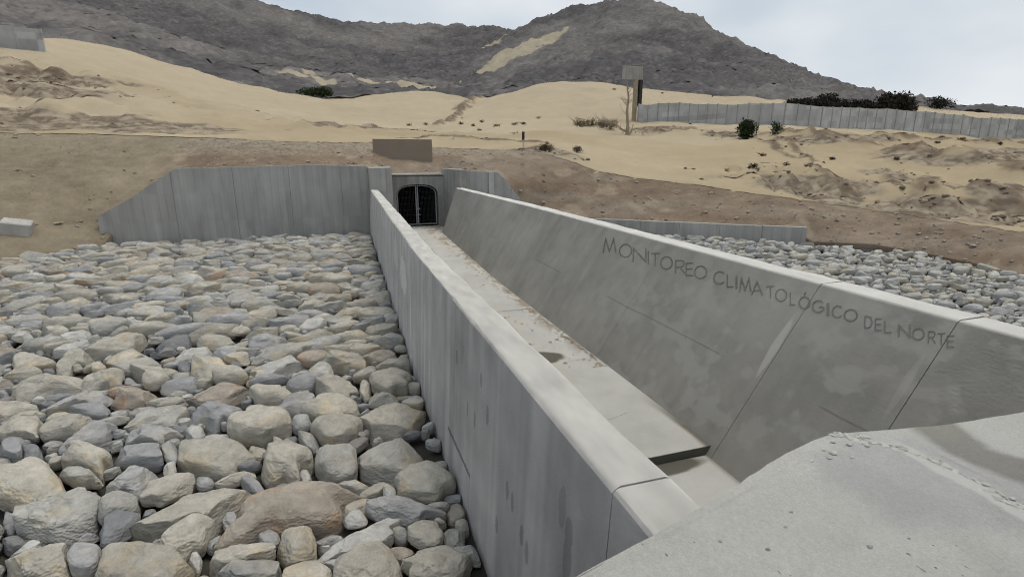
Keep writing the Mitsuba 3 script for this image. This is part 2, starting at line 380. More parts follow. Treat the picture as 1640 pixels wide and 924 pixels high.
mat('far_hill', lambda p, n, uv: rgb(0.15, 0.14, 0.125) * (0.7 + 0.6 * fbm(p.x * 0.05, p.y * 0.05, p.z * 0.1, 4)))
mat('rubble', lambda p, n, uv: rgb(0.065, 0.06, 0.053) * (0.4 + 1.0 * fbm(p.x * 6, p.y * 6, p.z * 6, 4)))  # bed colour darkened to stand in for shade in the stone gaps
mat('desert', lambda p, n, uv: rgb(0.36, 0.30, 0.205) * (0.8 + 0.4 * fbm(p.x * 0.03, p.y * 0.03, 0.0, 4)))
mat('fence_concrete', lambda p, n, uv: rgb(0.40, 0.405, 0.405) * (0.55 + 0.55 * fbm(p.x * 1.4, p.y * 1.4, p.z * 0.6, 4) + 0.30 * cell_rand(dr.floor(p.x / 1.45), dr.floor(p.z / 0.6), 2.0)))
mat('fence_post', lambda p, n, uv: rgb(0.29, 0.29, 0.295) * (0.8 + 0.4 * noise(p.x * 3, p.y * 3, p.z * 2)))
mat('sign_tan', lambda p, n, uv: rgb(0.245, 0.200, 0.160) * (0.97 + 0.06 * noise(p.x * 3, p.y * 3, p.z * 3)))
mat('dark_post', lambda p, n, uv: rgb(0.05, 0.048, 0.044) * (0.8 + 0.4 * noise(p.x * 5, p.y * 5, p.z * 5)))
mat('brown_block', lambda p, n, uv: rgb(0.31, 0.26, 0.20) * (0.7 + 0.6 * fbm(p.x * 3, p.y * 3, p.z * 3, 3)))
mat('dead_wood', lambda p, n, uv: rgb(0.30, 0.25, 0.19) * (0.6 + 0.8 * fbm(p.x * 6, p.y * 6, p.z * 2, 3)))
mat('leaf_green', lambda p, n, uv: rgb(0.030, 0.042, 0.020) * (0.5 + 1.1 * fbm(p.x * 2, p.y * 2, p.z * 2, 3)))
mat('leaf_dark', lambda p, n, uv: rgb(0.040, 0.038, 0.031) * (0.4 + 1.1 * fbm(p.x * 1.2, p.y * 1.2, p.z * 1.2, 3)))
mat('leaf_dry', lambda p, n, uv: rgb(0.11, 0.088, 0.060) * (0.5 + 1.1 * fbm(p.x * 3, p.y * 3, p.z * 3, 3)))
mat('letter_paint', lambda p, n, uv: mix(rgb(0.125, 0.122, 0.113), rgb(0.182, 0.177, 0.160), smoothstep(0.34, 0.72, fbm(p.x * 4, p.y * 4, p.z * 4, 3) + 0.04 * (9 - p.y))))
mat('mortar', lambda p, n, uv: rgb(0.40, 0.395, 0.365) * (0.7 + 0.6 * fbm(p.x * 25, p.y * 25, p.z * 25, 3)))
scene['gate_steel'] = {'type': 'twosided', 'bsdf': {'type': 'principled', 'base_color': {'type': 'rgb', 'value': [0.26, 0.265, 0.28]}, 'metallic': 0.0, 'roughness': 0.5}}

scene['gate_wire'] = {'type': 'twosided', 'bsdf': {'type': 'diffuse', 'reflectance': {'type': 'rgb', 'value': [0.13, 0.132, 0.14]}}}

# ---------------------------------------------------------------- ground and rubble bed
g = trimesh.creation.cylinder(radius=4000, height=0.5, sections=64)
g.apply_translation([0, 0, -1.55])
obj('ground', g, 'desert', kind='structure')
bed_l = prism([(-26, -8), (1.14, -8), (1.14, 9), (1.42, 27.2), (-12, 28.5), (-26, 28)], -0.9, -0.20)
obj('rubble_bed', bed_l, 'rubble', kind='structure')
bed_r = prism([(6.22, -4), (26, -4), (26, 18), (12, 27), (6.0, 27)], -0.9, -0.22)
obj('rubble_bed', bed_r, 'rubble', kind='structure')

# ---------------------------------------------------------------- channel
LJ = [0.9, 2.06, 5.90, 9.45, 13.0, 16.6, 20.2, 23.2, 26.55]
RJ = [0.9, 3.42, 5.05, 8.45, 11.9, 15.4, 18.9, 22.3, 25.55]


def l_off(y):
    return float(np.interp(y, [9, 26], [0, 0.40]))


def l_section(y):
    o, z = l_off(y), 2.12
    pts = [(1.12, -0.6), (1.12, 0), (1.215, z - 0.03), (1.235, z - 0.008), (1.26, z), (1.52, z), (1.55, z - 0.012), (1.57, z - 0.04), (1.57, -0.6)]
    return np.array([(x + o, y, zz) for x, zz in pts])


def r_base(y):
    return float(np.interp(y, [15, 26], [4.48, 4.87]))


def r_top(y):
    return float(np.interp(y, [16, 25], [5.86, 5.60]))


def r_section(y):
    b, t, z = r_base(y), r_top(y), 2.13
    s = (t - b) / z
    pts = [(b - 0.6 * s, -0.6), (b, 0), (t - 0.03 * s, z - 0.03), (t + 0.01, z - 0.006), (t + 0.03, z), (t + 0.36, z), (t + 0.385, z - 0.01), (t + 0.40, z - 0.035), (t + 0.40, -0.6)]
    return np.array([(x, y, zz) for x, zz in pts])


def wall(name, joints, section, material, label, group):
    k = thing(name, label, 'wall', group)
    rr = np.random.default_rng(5)
    for a, b in zip(joints[:-1], joints[1:]):
        ys = np.linspace(a + 0.0035, b - 0.0035, max(3, int((b - a) / 0.35)))
        S = []
        for y in ys:
            s = section(y)
            s[3:8] += 0.0035 * rr.normal(size=(5, 3)) * [1, 0, 1]
            s[3:8, 0] += 0.004 * rr.normal()       # hand finished coping: a slightly wavering line
            s[2:8, 2] += 0.003 * rr.normal()
            S.append(s)
        obj('panel', loft(S), material, k, smooth=28)
    core = []
    for y in joints[1:-1]:
        q = sg.Polygon(section(y)[:, [0, 2]]).buffer(-0.014, join_style='mitre')
        m = trimesh.creation.extrude_polygon(q, 0.03, engine='earcut')
        core.append(trimesh.Trimesh(np.column_stack([m.vertices[:, 0], y + 0.015 - m.vertices[:, 2], m.vertices[:, 1]]), m.faces[:, ::-1], process=False))
    obj('joint_filler', cat_(core), 'concrete_joint', k)
    return k


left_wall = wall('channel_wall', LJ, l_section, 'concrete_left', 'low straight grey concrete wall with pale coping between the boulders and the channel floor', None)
right_wall = wall('channel_wall', RJ, r_section, 'concrete_right', 'tall inward sloping grey concrete wall with lettering along its top, right of the channel floor', None)

# lettering painted on the sloping face
LET = [('M',10.341,1.625,9.835,1.71,10.397,1.913),
    ('O',9.648,1.645,9.214,1.722,9.708,1.915),
    ('N',9.114,1.658,8.7,1.734,9.158,1.916),
    ('I',8.636,1.697,8.564,1.71,8.841,1.916),
    ('T',8.494,1.686,8.255,1.732,8.603,1.917),
    ('O',8.184,1.686,7.864,1.749,8.236,1.917),
    ('R',7.747,1.708,7.51,1.756,7.825,1.924),
    ('E',7.46,1.724,7.291,1.759,7.562,1.928),
    ('O',7.237,1.722,6.959,1.781,7.272,1.932),
    ('C',6.764,1.738,6.524,1.791,6.801,1.934),
    ('L',6.466,1.759,6.352,1.785,6.559,1.936),
    ('I',6.299,1.771,6.255,1.781,6.422,1.938),
    ('M',6.206,1.756,5.994,1.806,6.238,1.939),
    ('A',5.96,1.766,5.779,1.81,5.999,1.941),
    ('T',5.684,1.78,5.561,1.811,5.745,1.943),
    ('O',5.524,1.779,5.353,1.823,5.555,1.945),
    ('L',5.278,1.794,5.209,1.812,5.354,1.942),
    ('Ó',5.128,1.786,4.981,1.824,5.159,1.94),
    ('G',4.928,1.792,4.774,1.834,4.949,1.944),
    ('I',4.724,1.816,4.702,1.822,4.808,1.946),
    ('C',4.646,1.806,4.518,1.842,4.672,1.949),
    ('O',4.485,1.808,4.336,1.851,4.496,1.951),
    ('D',4.22,1.809,4.138,1.834,4.259,1.937),
    ('E',4.099,1.82,4.037,1.838,4.145,1.942),
    ('L',3.993,1.826,3.928,1.846,4.035,1.947),
    ('N',3.841,1.831,3.735,1.864,3.858,1.955),
    ('O',3.702,1.842,3.595,1.876,3.714,1.964),
    ('R',3.548,1.861,3.486,1.88,3.58,1.972),
    ('T',3.461,1.868,3.401,1.888,3.492,1.977),
    ('E',3.376,1.875,3.319,1.894,3.407,1.983)]
INK = {'gap': 0}


def stroke_letter(c):
    """Thin geometric capitals in a unit box as a shapely shape."""
    w = 0.075
    L = lambda *p: sg.LineString(p)
    ring = sg.Point(0.5, 0.5).buffer(0.5 - w / 2, quad_segs=10).exterior
    arc = lambda a0, a1: sg.LineString([(0.5 + (0.5 - w / 2) * math.cos(math.radians(a)), 0.5 + (0.5 - w / 2) * math.sin(math.radians(a))) for a in np.linspace(a0, a1, 26)])
    e = w / 2
    S = {'M': [L((e, 0), (0.2, 1), (0.5, 0.12), (0.8, 1), (1 - e, 0))], 'O': [ring], 'N': [L((e, 0), (e, 1), (1 - e, 0), (1 - e, 1))], 'I': [L((0.5, 0), (0.5, 1))],
         'T': [L((0, 1 - e), (1, 1 - e)), L((0.5, 0), (0.5, 1))], 'E': [L((1, 1 - e), (e, 1 - e), (e, e), (1, e)), L((e, 0.52), (0.9, 0.52))], 'C': [arc(42, 318)],
         'R': [L((e, 0), (e, 1 - e), (0.55, 1 - e), (0.82, 0.9), (0.9, 0.73), (0.82, 0.56), (0.55, 0.47), (e, 0.47)), L((0.5, 0.47), (0.95, 0))],
         'L': [L((e, 1), (e, e), (1, e))], 'A': [L((0.02, 0), (0.5, 1), (0.98, 0)), L((0.2, 0.32), (0.8, 0.32))], 'G': [arc(42, 318), L((0.55, 0.45), (0.92, 0.45), (0.92, 0.2))],
         'D': [L((e, e), (e, 1 - e), (0.45, 1 - e), (0.8, 0.83), (0.95, 0.5), (0.8, 0.17), (0.45, e), (e, e))], 'Ó': [ring, L((0.45, 1.12), (0.62, 1.32))]}[c]
    return S


letters = []
for c, ya, za, yb, zb, yt, zt in LET:
    u = np.array([yb - ya, zb - za])
    mid = np.array([(ya + yb) / 2, (za + zb) / 2])
    v = np.array([yt, zt]) - mid
    wid = 1.0 if c != 'I' else 0.4
    px_w, px_h = abs(u[0]), abs(v[1])
    shapes = []
    for s in stroke_letter(c):
        co = np.array(s.coords)
        q = np.array([ya, za]) + co[:, :1] * u + co[:, 1:] * v
        # buffer in a frame where the stroke is even for the letter's own proportions
        k = px_h / max(px_w, 1e-6) * 0.85
        q2 = np.column_stack([q[:, 0] * k, q[:, 1]])
        b = sg.LineString(q2).buffer(0.0088 * (abs(ya) / 12.0) ** 0.5, cap_style='flat', join_style='mitre')
        shapes.append(b)
    shp = shapely.union_all(shapes)
    if c == 'I':
        k = 0.6
        q2 = np.array([[mid[0] * k, mid[1]], [yt * k, zt]])
        shp = sg.LineString(q2).buffer(0.009, cap_style='flat')
    for gmt in getattr(shp, 'geoms', [shp]):
        m = trimesh.creation.extrude_polygon(gmt, 0.002, engine='earcut')
        vv = np.array(m.vertices)
        y, z, h = vv[:, 0] / k, vv[:, 1], vv[:, 2]
        sl = 1.38 / 2.13
        nx, nz = -1 / math.hypot(1, sl), sl / math.hypot(1, sl)
        off = 0.006 + h
        m = trimesh.Trimesh(np.column_stack([4.48 + z * sl + nx * off, y, z + nz * off]), m.faces, process=False)
        letters.append(m)
obj('lettering', cat_(letters), 'letter_paint', right_wall, label='faint dark lettering reading MONITOREO CLIMATOLÓGICO DEL NORTE')

# floor slabs, each a separate pour; the nearest sits a step lower
fl = thing('channel_floor', None, None, kind='structure')
FJ = [-2.0, 5.15, 8.45, 11.9, 15.4, 18.9, 22.3, 25.5, 28.35]
for i, (a, b) in enumerate(zip(FJ[:-1], FJ[1:])):
    z = -0.11 if i == 0 else 0.012 - 0.003 * (i % 3)
    ya, yb = a + 0.006, b - 0.006
    xa, xb = 1.57, 5.6 if b > 24 else 4.9
    P = [(1.5, ya), (1.5 + l_off(yb), yb), (r_base(yb) + (0.8 if i == 7 else 0.15), yb), (r_base(ya) + 0.15, ya)]
    obj('slab', prism(P, -0.5, z), 'concrete_floor', fl)

gr_ = np.random.default_rng(44)
grit = []
for i in range(420):
    y_ = 8.0 + 12.0 * gr_.random() ** 1.3
    x_ = r_base(y_) - 0.015 - abs(gr_.normal()) * (0.07 if i % 3 else 0.35)
    m = trimesh.creation.icosphere(subdivisions=1, radius=1.0)
    v = np.array(m.vertices) * (1 + 0.2 * gr_.normal(size=(42, 1))) * (0.008 + 0.022 * gr_.random() ** 3) * [1.3, 1, 0.7]
    grit.append(trimesh.Trimesh(v + [x_, y_, 0.012], m.faces, process=False))
obj('floor_grit', cat_(grit), 'stone_b0', label='brown grit and small stones washed along the foot of the sloping wall', cat='grit', kind='stuff')

# ---------------------------------------------------------------- foreground deck the photograph was taken from
dk = thing('concrete_deck', 'pale concrete deck slab in the right foreground crossing the near end of the channel', 'slab')
EDGE_L = [(-3.2, 0.45), (-1.2, 1.0), (0.75, 1.52), (1.35, 1.67), (1.85, 1.83), (2.15, 1.93), (2.40, 2.00), (2.60, 2.025)]
RIDGE = [(2.60, 2.025), (2.68, 1.78), (2.74, 1.5), (2.79, 1.15), (2.90, 0.5), (3.1, -1.0), (3.2, -4.0)]
RIDGE = [(2.62, 2.02), (2.80, 1.80), (2.86, 1.55), (2.84, 1.25), (2.86, 0.9), (2.9, 0.0), (3.0, -4.0)]
rg = np.random.default_rng(8)


def wobble(line, step, amp):
    s = sg.LineString(line)
    out = []
    for d in np.arange(0, s.length, step):
        p = s.interpolate(d)
        out.append((p.x + amp * rg.normal(), p.y + amp * rg.normal()))
    out.append(line[-1])
    return out


EL = wobble(EDGE_L, 0.09, 0.003)
RD = wobble(RIDGE, 0.08, 0.008)


def domed(poly, z0, fz):
    """A prism with a finely triangulated, gently uneven top."""
    pg = sg.Polygon(poly).buffer(0)
    v, f = trimesh.creation.triangulate_polygon(pg.segmentize(0.12), engine='earcut')
    for _ in range(2):
        v, f = trimesh.remesh.subdivide(np.column_stack([v, np.zeros(len(v))])[:, :3] if v.shape[1] == 2 else v, f)
    v = np.asarray(v)[:, :2]
    return v, f


def deck_slab(poly, dz):
    m = prism(sg.Polygon(poly).buffer(0), 2.135, 2.2)
    m = trimesh.Trimesh(*trimesh.remesh.subdivide_to_size(m.vertices, m.faces, 0.25))
    v = np.array(m.vertices)
    top = v[:, 2] > 2.19
    q = np.column_stack([v[:, :2] * 1.3, np.zeros(len(v))])
    v[top, 2] += dz + 0.02 * (meshkit.fbm(q, 3, 3)[top] - 0.5)
    return trimesh.Trimesh(v, m.faces, process=False)


obj('slab', deck_slab(EL + RD[1:] + [(-6, -4.0), (-6, -0.3)], 0.0), 'concrete_deck', dk)
right_edge = [(3.0, -4.0), (9.5, -4.0), (9.5, 1.7), (3.95, 1.86), (3.34, 1.90), (2.95, 1.97), (2.70, 2.015)]
RD2 = [(x + 0.012, y) for x, y in RD]
obj('slab', deck_slab(wobble(right_edge[3:], 0.10, 0.002) + RD2[1:] + right_edge[:3], -0.006), 'concrete_deck', dk)
# mortar crust along the joint between the two slabs: broken flat flakes, thickest at the outer corner
cr = []
rs = sg.LineString(RIDGE[:6])
for i in range(260):
    d = rs.length * rg.random() ** 1.3
    p = rs.interpolate(d)
    w_ = (0.004 + 0.012 * rg.random() ** 2) * (1.2 if d < 0.35 else 0.8)
    m = trimesh.creation.icosphere(subdivisions=1, radius=1.0)
    v = np.array(m.vertices) * (1 + 0.5 * rg.normal(size=(42, 1)) * 0.4) * [w_ * (0.6 + rg.random()), w_ * (0.8 + 1.2 * rg.random()), 0.003 + 0.004 * rg.random()]
    t_ = rg.random() * 0.9 - 0.3
    v[:, :2] = v[:, :2] @ np.array([[math.cos(t_), math.sin(t_)], [-math.sin(t_), math.cos(t_)]])
    cr.append(trimesh.Trimesh(v + [p.x + 0.022 * rg.normal(), p.y + 0.01 * rg.normal(), 2.199], m.faces, process=False))
k = obj('mortar_crust', cat_(cr), 'mortar', dk, label='rough pale mortar crust along the joint of the deck', kind='stuff')
ab = prism([(-6, -4.0), (-6, -0.2), (1.10, 0.85), (1.10, -4.0)], -0.9, 2.134)
obj('abutment', ab, 'concrete_left', dk)
ab = prism([(6.3, -4.0), (6.3, 0.85), (9.4, 0.85), (9.4, -4.0)], -0.9, 2.134)
obj('abutment', ab, 'concrete_right', dk)

# ---------------------------------------------------------------- tunnel portal
po = thing('tunnel_portal', 'grey concrete tunnel portal with arched opening and wing walls at the channel end', 'portal')
# recessed headwall with an arched opening
ARCH = [(3.02, -0.3), (3.02, 1.60)]
xc, hw, zs, zr = 4.10, 1.08, 1.60, 0.60
for a in np.linspace(0, np.pi, 31)[1:-1]:
    ca, sa = -math.cos(a), math.sin(a)
    ARCH.append((xc + hw * math.copysign(abs(ca) ** 0.72, ca), zs + zr * abs(sa) ** 0.80))
ARCH += [(5.18, 1.60), (5.18, -0.3)]
face = sg.Polygon([(2.3, -0.5), (6.0, -0.5), (6.0, 2.60), (2.3, 2.66)]).difference(sg.Polygon(ARCH))
hwall = trimesh.creation.extrude_polygon(face, 0.45, engine='earcut')
hwall = trimesh.Trimesh(np.column_stack([hwall.vertices[:, 0], 28.45 - hwall.vertices[:, 2], hwall.vertices[:, 1]]), hwall.faces[:, ::-1], process=False)
obj('headwall', hwall, 'concrete_portal', po)
obj('ledge', bx(2.62, 5.52, 27.90, 28.5, 2.668, 2.75, 0.012), 'concrete_pale', po, label='concrete ledge across the top of the headwall, coloured pale as if lit')  # paler concrete carries the lit look of the ledge top
# barrel behind
n_a = len(ARCH)
bar_in = [np.array([(x, y, z) for x, z in ARCH]) for y in (28.452, 33, 40, 48)]
v = np.vstack(bar_in)
f = []
for i in range(3):
    for j in range(n_a):
        a, b = i * n_a + j, i * n_a + (j + 1) % n_a
        f += [[a, b, b + n_a], [a, b + n_a, a + n_a]]
c = len(v)
v = np.vstack([v, [[4.1, 48, 0.8]]])
f += [[3 * n_a + j, 3 * n_a + (j + 1) % n_a, c] for j in range(n_a)]
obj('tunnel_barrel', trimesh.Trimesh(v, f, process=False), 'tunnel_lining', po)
# piers either side of the recess
obj('pier', prism([(1.60, 25.75), (2.30, 25.6), (2.32, 26.2), (2.66, 26.2), (2.75, 28.0), (2.29, 28.46), (1.6, 28.46)], -0.5, 3.10), 'concrete_boarded', po)
obj('pier', prism([(5.80, 25.6), (6.14, 25.6), (6.35, 28.46), (5.46, 28.46), (5.46, 28.0)], -0.5, 2.98), 'concrete_portal', po)
# wing walls
wl = sg.Polygon([(-9.5, -0.5), (-9.5, 1.2), (-8.2, 1.9), (-6.4, 3.12), (-0.9, 3.24), (1.59, 3.16), (1.59, -0.5)])
wr = sg.Polygon([(6.15, -0.5), (6.15, 2.93), (7.7, 2.86), (8.1, 2.48), (8.6, 1.92), (9.1, 1.30), (9.6, 0.7), (9.6, -0.5)])
for i, (pg, y0, splits) in enumerate(((wl, 26.60, [-9.6, -6.6, -4.2, -1.9, 0.35, 1.7]), (wr, 25.62, [6.1, 7.25, 7.52, 8.0, 8.45, 8.9, 9.7]))):
    k = po + ('__wing_wall' if i == 0 else '__wing_wall_001')
    for a, b in zip(splits[:-1], splits[1:]):
        q = pg.intersection(sg.box(a + 0.006, -1, b - 0.003, 5))
        m = trimesh.creation.extrude_polygon(q, 0.38, engine='earcut')
        dy = 0.0 if i == 0 or abs(b - a) > 0.3 else 0.05
        m = trimesh.Trimesh(np.column_stack([m.vertices[:, 0], y0 + 0.38 - dy - m.vertices[:, 2], m.vertices[:, 1]]), m.faces[:, ::-1], process=False)
        kk = key_for(k + '__panel')
        scene[kk] = mikit.ply(m, 'concrete_pale' if dy else 'concrete_boarded')

# the steel gate in the mouth
gt = thing('tunnel_gate', 'grey steel mesh double gate closing the arched tunnel mouth', 'gate')
AR = sg.Polygon([(x, max(z, 0.04)) for x, z in ARCH]).buffer(0).buffer(-0.05)
for s in (0, 1):
    half = AR.intersection(sg.box(2.5, 0.03, 4.085, 3) if s == 0 else sg.box(4.115, 0.03, 6, 3))
    fr = half.difference(half.buffer(-0.055))
    m = trimesh.creation.extrude_polygon(fr, 0.05, engine='earcut')
    lf = obj('leaf', trimesh.Trimesh(np.column_stack([m.vertices[:, 0], 28.34 - m.vertices[:, 2], m.vertices[:, 1]]), m.faces[:, ::-1], process=False), 'gate_steel', gt)
    bars = []
    x0, z0, x1, z1 = half.bounds
    for i in range(1, 14):
        x = x0 + (x1 - x0) * i / 14
        seg = half.intersection(sg.LineString([(x, -1), (x, 4)]))
        bars.append(tube([(x, 28.31, seg.bounds[1]), (x, 28.31, seg.bounds[3])], 0.003, 5))
    for z in np.arange(0.30, 2.0, 0.30):
        seg = half.intersection(sg.LineString([(2, z), (7, z)]))
        bars.append(tube([(seg.bounds[0], 28.318, z), (seg.bounds[2], 28.318, z)], 0.003, 5))
    k = key_for(lf + '__mesh_bars')
    scene[k] = mikit.ply(cat_(bars), 'gate_wire')
    labels[k] = {'kind': 'stuff'}
obj('latch', bx(4.06, 4.24, 28.27, 28.288, 0.90, 0.96), 'gate_steel', gt)
obj('latch', bx(4.06, 4.24, 28.27, 28.288, 0.58, 0.64), 'gate_steel', gt)

# toe wall of the right embankment
tw = thing('toe_wall', 'low grey concrete toe wall at the foot of the brown bank right of the channel', 'wall')
TA, TB = np.array([9.62, 25.4]), np.array((19.36, 17.76, 0.00))[:2]
td = (TB - TA) / np.linalg.norm(TB - TA)
tn = np.array([-td[1], td[0]])
if tn[1] < 0:
    tn = -tn
nseg = 7
Lt = np.linalg.norm(TB - TA)
for i in range(nseg):
    a, b = TA + td * (Lt * i / nseg + 0.006), TA + td * (Lt * (i + 1) / nseg - 0.006)
    zt = 0.64 + 0.06 * (i == 0) - 0.01 * (i % 2)
    obj('panel', prism([tuple(a), tuple(b), tuple(b + tn * 0.25), tuple(a + tn * 0.25)], -0.5, zt), 'concrete_boarded', tw)
# ---------------------------------------------------------------- earth bank
ST = [  # base, crest
    ((-19.5, 8.0, -0.3), (-27.0, 14.0, 6.0)), ((-16.5, 15.5, -0.3), (-30.0, 27.0, 6.3)), ((-11.64, 23.65, -0.05), (-16.59, 36.40, 4.84)), ((-9.25, 25.56, -0.05), (-12.01, 36.05, 4.78)), ((-9.0, 27.05, 0.6), (-7.60, 35.19, 4.63)), ((-5.5, 27.06, 3.0), (-3.92, 33.77, 4.50)),
    ((-0.9, 27.02, 3.14), (-0.95, 32.99, 4.36)), ((1.5, 27.1, 3.06), (2.11, 32.93, 4.35)), ((2.7, 28.54, 2.70), (3.94, 33.27, 4.29)), ((5.4, 28.54, 2.64), (6.21, 33.43, 4.08)), ((6.4, 26.4, 2.86), (8.82, 32.84, 4.01)),
    ((7.7, 26.02, 2.78), (11.42, 30.96, 3.93)), ((8.6, 26.02, 1.82), (12.53, 28.35, 3.44)), ((9.55, 26.0, 0.66), (14.06, 27.07, 2.78)), ((12.6, 24.0, 0.56), (18.48, 23.63, 2.10)), ((16.0, 20.55, 0.56), (19.99, 21.69, 1.81)), ((19.1, 18.35, 0.5), (21.43, 19.98, 1.57)),
    ((19.88, 17.91, -0.05), (22.36, 19.40, 1.42)), ((21.88, 16.55, -0.05), (24.08, 17.89, 1.13)), ((21.71, 13.89, -0.05), (24.25, 15.54, 1.02)), ((21.33, 12.16, -0.05), (24.03, 13.78, 0.99)), ((20.46, 10.42, -0.05), (23.57, 12.32, 0.99)), ((20.0, 6.0, -0.05), (24.0, 6.0, 1.3)), ((20.0, -3.0, -0.05), (24.0, -3.0, 1.3))]
B0, B1 = np.array([s[0] for s in ST], float), np.array([s[1] for s in ST], float)
par = np.concatenate([[0], np.cumsum(np.linalg.norm(np.diff((B0 + B1) / 2, axis=0), axis=1))])
uu = np.linspace(0, par[-1], 520)
b0 = np.column_stack([np.interp(uu, par, B0[:, i]) for i in range(3)])
b1 = PchipInterpolator(par, B1)(uu)
rows = []
ts = np.concatenate([[-0.12], np.linspace(0, 1, 44), [1.05, 1.15]])
for t in ts:
    tt = np.clip(t, 0, 1)
    P = b0 + (b1 - b0) * max(t, 0)
    prof = tt + 0.10 * np.sin(np.pi * tt)           # a slightly convex face
    P[:, 2] = b0[:, 2] + (b1[:, 2] - b0[:, 2]) * prof
    if t > 1:
        P[:, 2] = b1[:, 2] - (t - 1) * 5.0
    if t < 0:
        P[:, 2] = b0[:, 2] - 0.35
    amp = 0.22 * min(1, max(0, 5 * tt)) * min(1, max(0.25, 4 * (1 - tt)))
    P[:, 2] += amp * (meshkit.fbm(P * 0.9, 4, 11) - 0.5) * 2 + 0.10 * min(1, 5 * tt) * (meshkit.fbm(P * 4.0, 3, 12) - 0.5)
    rows.append(P)
bank = grid_mesh(np.array(rows))
obj('earth_bank', bank, 'bank_earth', smooth=True, kind='structure')

# pale block at the far left
lb = thing('concrete_block', 'small pale concrete block lying on the brown slope at the far left edge', 'block')
c = np.array((-11.78, 25.62, 1.79))
mm = bx(-0.50, 0.42, -0.35, 0.4, -0.6, 0.16, 0.04)
mm.apply_transform(trimesh.transformations.euler_matrix(0.16, 0.20, 0.25))
nv = np.array(bank.vertices)
c[2] = nv[np.argmin(np.hypot(nv[:, 0] - c[0], nv[:, 1] - c[1])), 2]
mm.apply_translation(c + [0, 0, 0.16])
obj('body', mm, 'concrete_pale', lb)

# ---------------------------------------------------------------- dunes
CP = [  # points on the sand surface
    (-18.18, 40.07, 5.37), (-23.61, 52.98, 8.18), (-25.75, 58.59, 10.54), (-27.93, 64.19, 12.63), (-25.55, 67.32, 13.43), (-29.46, 67.88, 13.54), (-32.36, 86.12, 17.95), (-30.19, 90.07, 18.15), (-26.96, 93.18, 18.10), (-22.88, 97.35, 16.96), (-16.66, 103.67, 15.32), (-7.72, 109.73, 14.48), (-21.69, 66.55, 11.91), (-16.43, 49.33, 7.62), (-12.36, 48.45, 6.32), (-18.09, 72.78, 10.96), (-9.86, 59.19, 7.55), (-7.52, 44.37, 5.53),
    (-4.73, 111.90, 13.80), (0.83, 115.00, 14.14), (5.78, 119.86, 14.97), (9.55, 119.62, 15.55), (14.89, 121.09, 16.74), (19.25, 123.51, 17.39), (24.77, 123.54, 16.93), (31.80, 117.78, 14.80), (-1.88, 74.98, 8.43), (-1.36, 49.98, 5.60), (6.17, 79.76, 8.48), (3.93, 51.85, 5.57), (13.48, 94.04, 10.94), (10.69, 61.07, 5.70), (20.97, 89.58, 10.12), (16.05, 76.33, 7.81), (5.19, 43.69, 4.89),
    (7.32, 39.33, 4.45), (11.95, 44.42, 4.96), (14.53, 39.41, 4.72), (33.96, 110.92, 14.51), (36.34, 105.94, 15.79), (40.25, 102.37, 16.93), (42.80, 99.16, 16.88), (49.19, 96.15, 16.67), (52.30, 92.20, 15.79), (57.23, 91.59, 15.36), (63.98, 89.48, 14.60), (72.62, 87.88, 13.94), (81.81, 85.04, 13.40), (90.56, 81.75, 12.92), (99.46, 77.35, 12.14), (103.92, 71.25, 11.14), (115.37, 64.14, 9.67),
    (30.27, 79.43, 9.83), (39.34, 78.72, 10.91), (22.75, 57.68, 6.52), (27.79, 55.42, 6.50), (29.82, 52.07, 5.68), (28.63, 66.06, 8.12), (19.46, 58.87, 6.53), (17.17, 36.13, 4.23), (20.10, 43.59, 5.21), (21.92, 38.15, 4.04), (16.97, 29.46, 3.16),
    (40.14, 66.88, 7.81), (43.85, 60.85, 7.57), (45.32, 53.35, 7.08), (46.66, 48.08, 6.58), (51.78, 47.10, 6.42), (59.10, 47.79, 6.41), (69.50, 47.18, 6.16), (83.21, 45.83, 5.81), (31.94, 53.14, 6.33), (34.55, 47.83, 5.90), (37.40, 43.02, 5.48), (39.06, 40.13, 5.46), (39.71, 36.60, 4.94), (42.35, 33.50, 4.54), (43.15, 29.02, 3.80), (38.74, 20.87, 2.36), (59.66, 32.63, 4.08), (53.02, 35.84, 4.75),
    (25.88, 35.59, 3.56), (19.47, 26.64, 2.56), (29.96, 33.57, 3.57), (22.73, 25.28, 2.39), (31.51, 29.26, 2.95), (24.28, 22.35, 2.00), (31.55, 24.59, 2.30), (26.50, 20.49, 1.59), (33.36, 22.07, 1.85), (26.36, 17.25, 1.26), (29.64, 16.66, 1.22), (26.55, 13.96, 1.07), (26.06, 15.45, 0.91), (26.11, 18.50, 1.15),
    (-90, 60, 9), (-60, 40, 9), (-40, 25, 8), (-110, 110, 16), (-60, 140, 9), (0, 180, 5), (80, 170, 6), (120, 140, 5), (120, 80, 4), (80, 40, 3), (60, 15, 2.5), (45, -5, 2.5), (150, 60, 3), (45, 10, 2.4), (-45, 5, 7.5)]
CP = np.vstack([np.array(CP, float), b1[::12] + [0, 0, 0.03]])
_, iu = np.unique(np.round(CP[:, :2], 1), axis=0, return_index=True)
CP = CP[iu]
dune_z = RBFInterpolator(CP[:, :2], CP[:, 2], kernel='linear', neighbors=40, smoothing=0.05)
xs = np.concatenate([np.arange(-125, -28, 0.9), np.arange(-28, 70, 0.42), np.arange(70, 165, 0.9)])
ys = np.concatenate([np.arange(-6, 12, 0.9), np.arange(12, 72, 0.42), np.arange(72, 190, 0.9)])
from scipy.interpolate import RegularGridInterpolator
X, Y = np.meshgrid(xs, ys, indexing='ij')
xc_, yc_ = np.append(xs[::3], xs[-1] + 0.1), np.append(ys[::3], ys[-1] + 0.1)
XC, YC = np.meshgrid(xc_, yc_, indexing='ij')
ZC = dune_z(np.column_stack([XC.ravel(), YC.ravel()])).reshape(XC.shape)
Zd = RegularGridInterpolator((xc_, yc_), ZC)(np.stack([X, Y], -1))
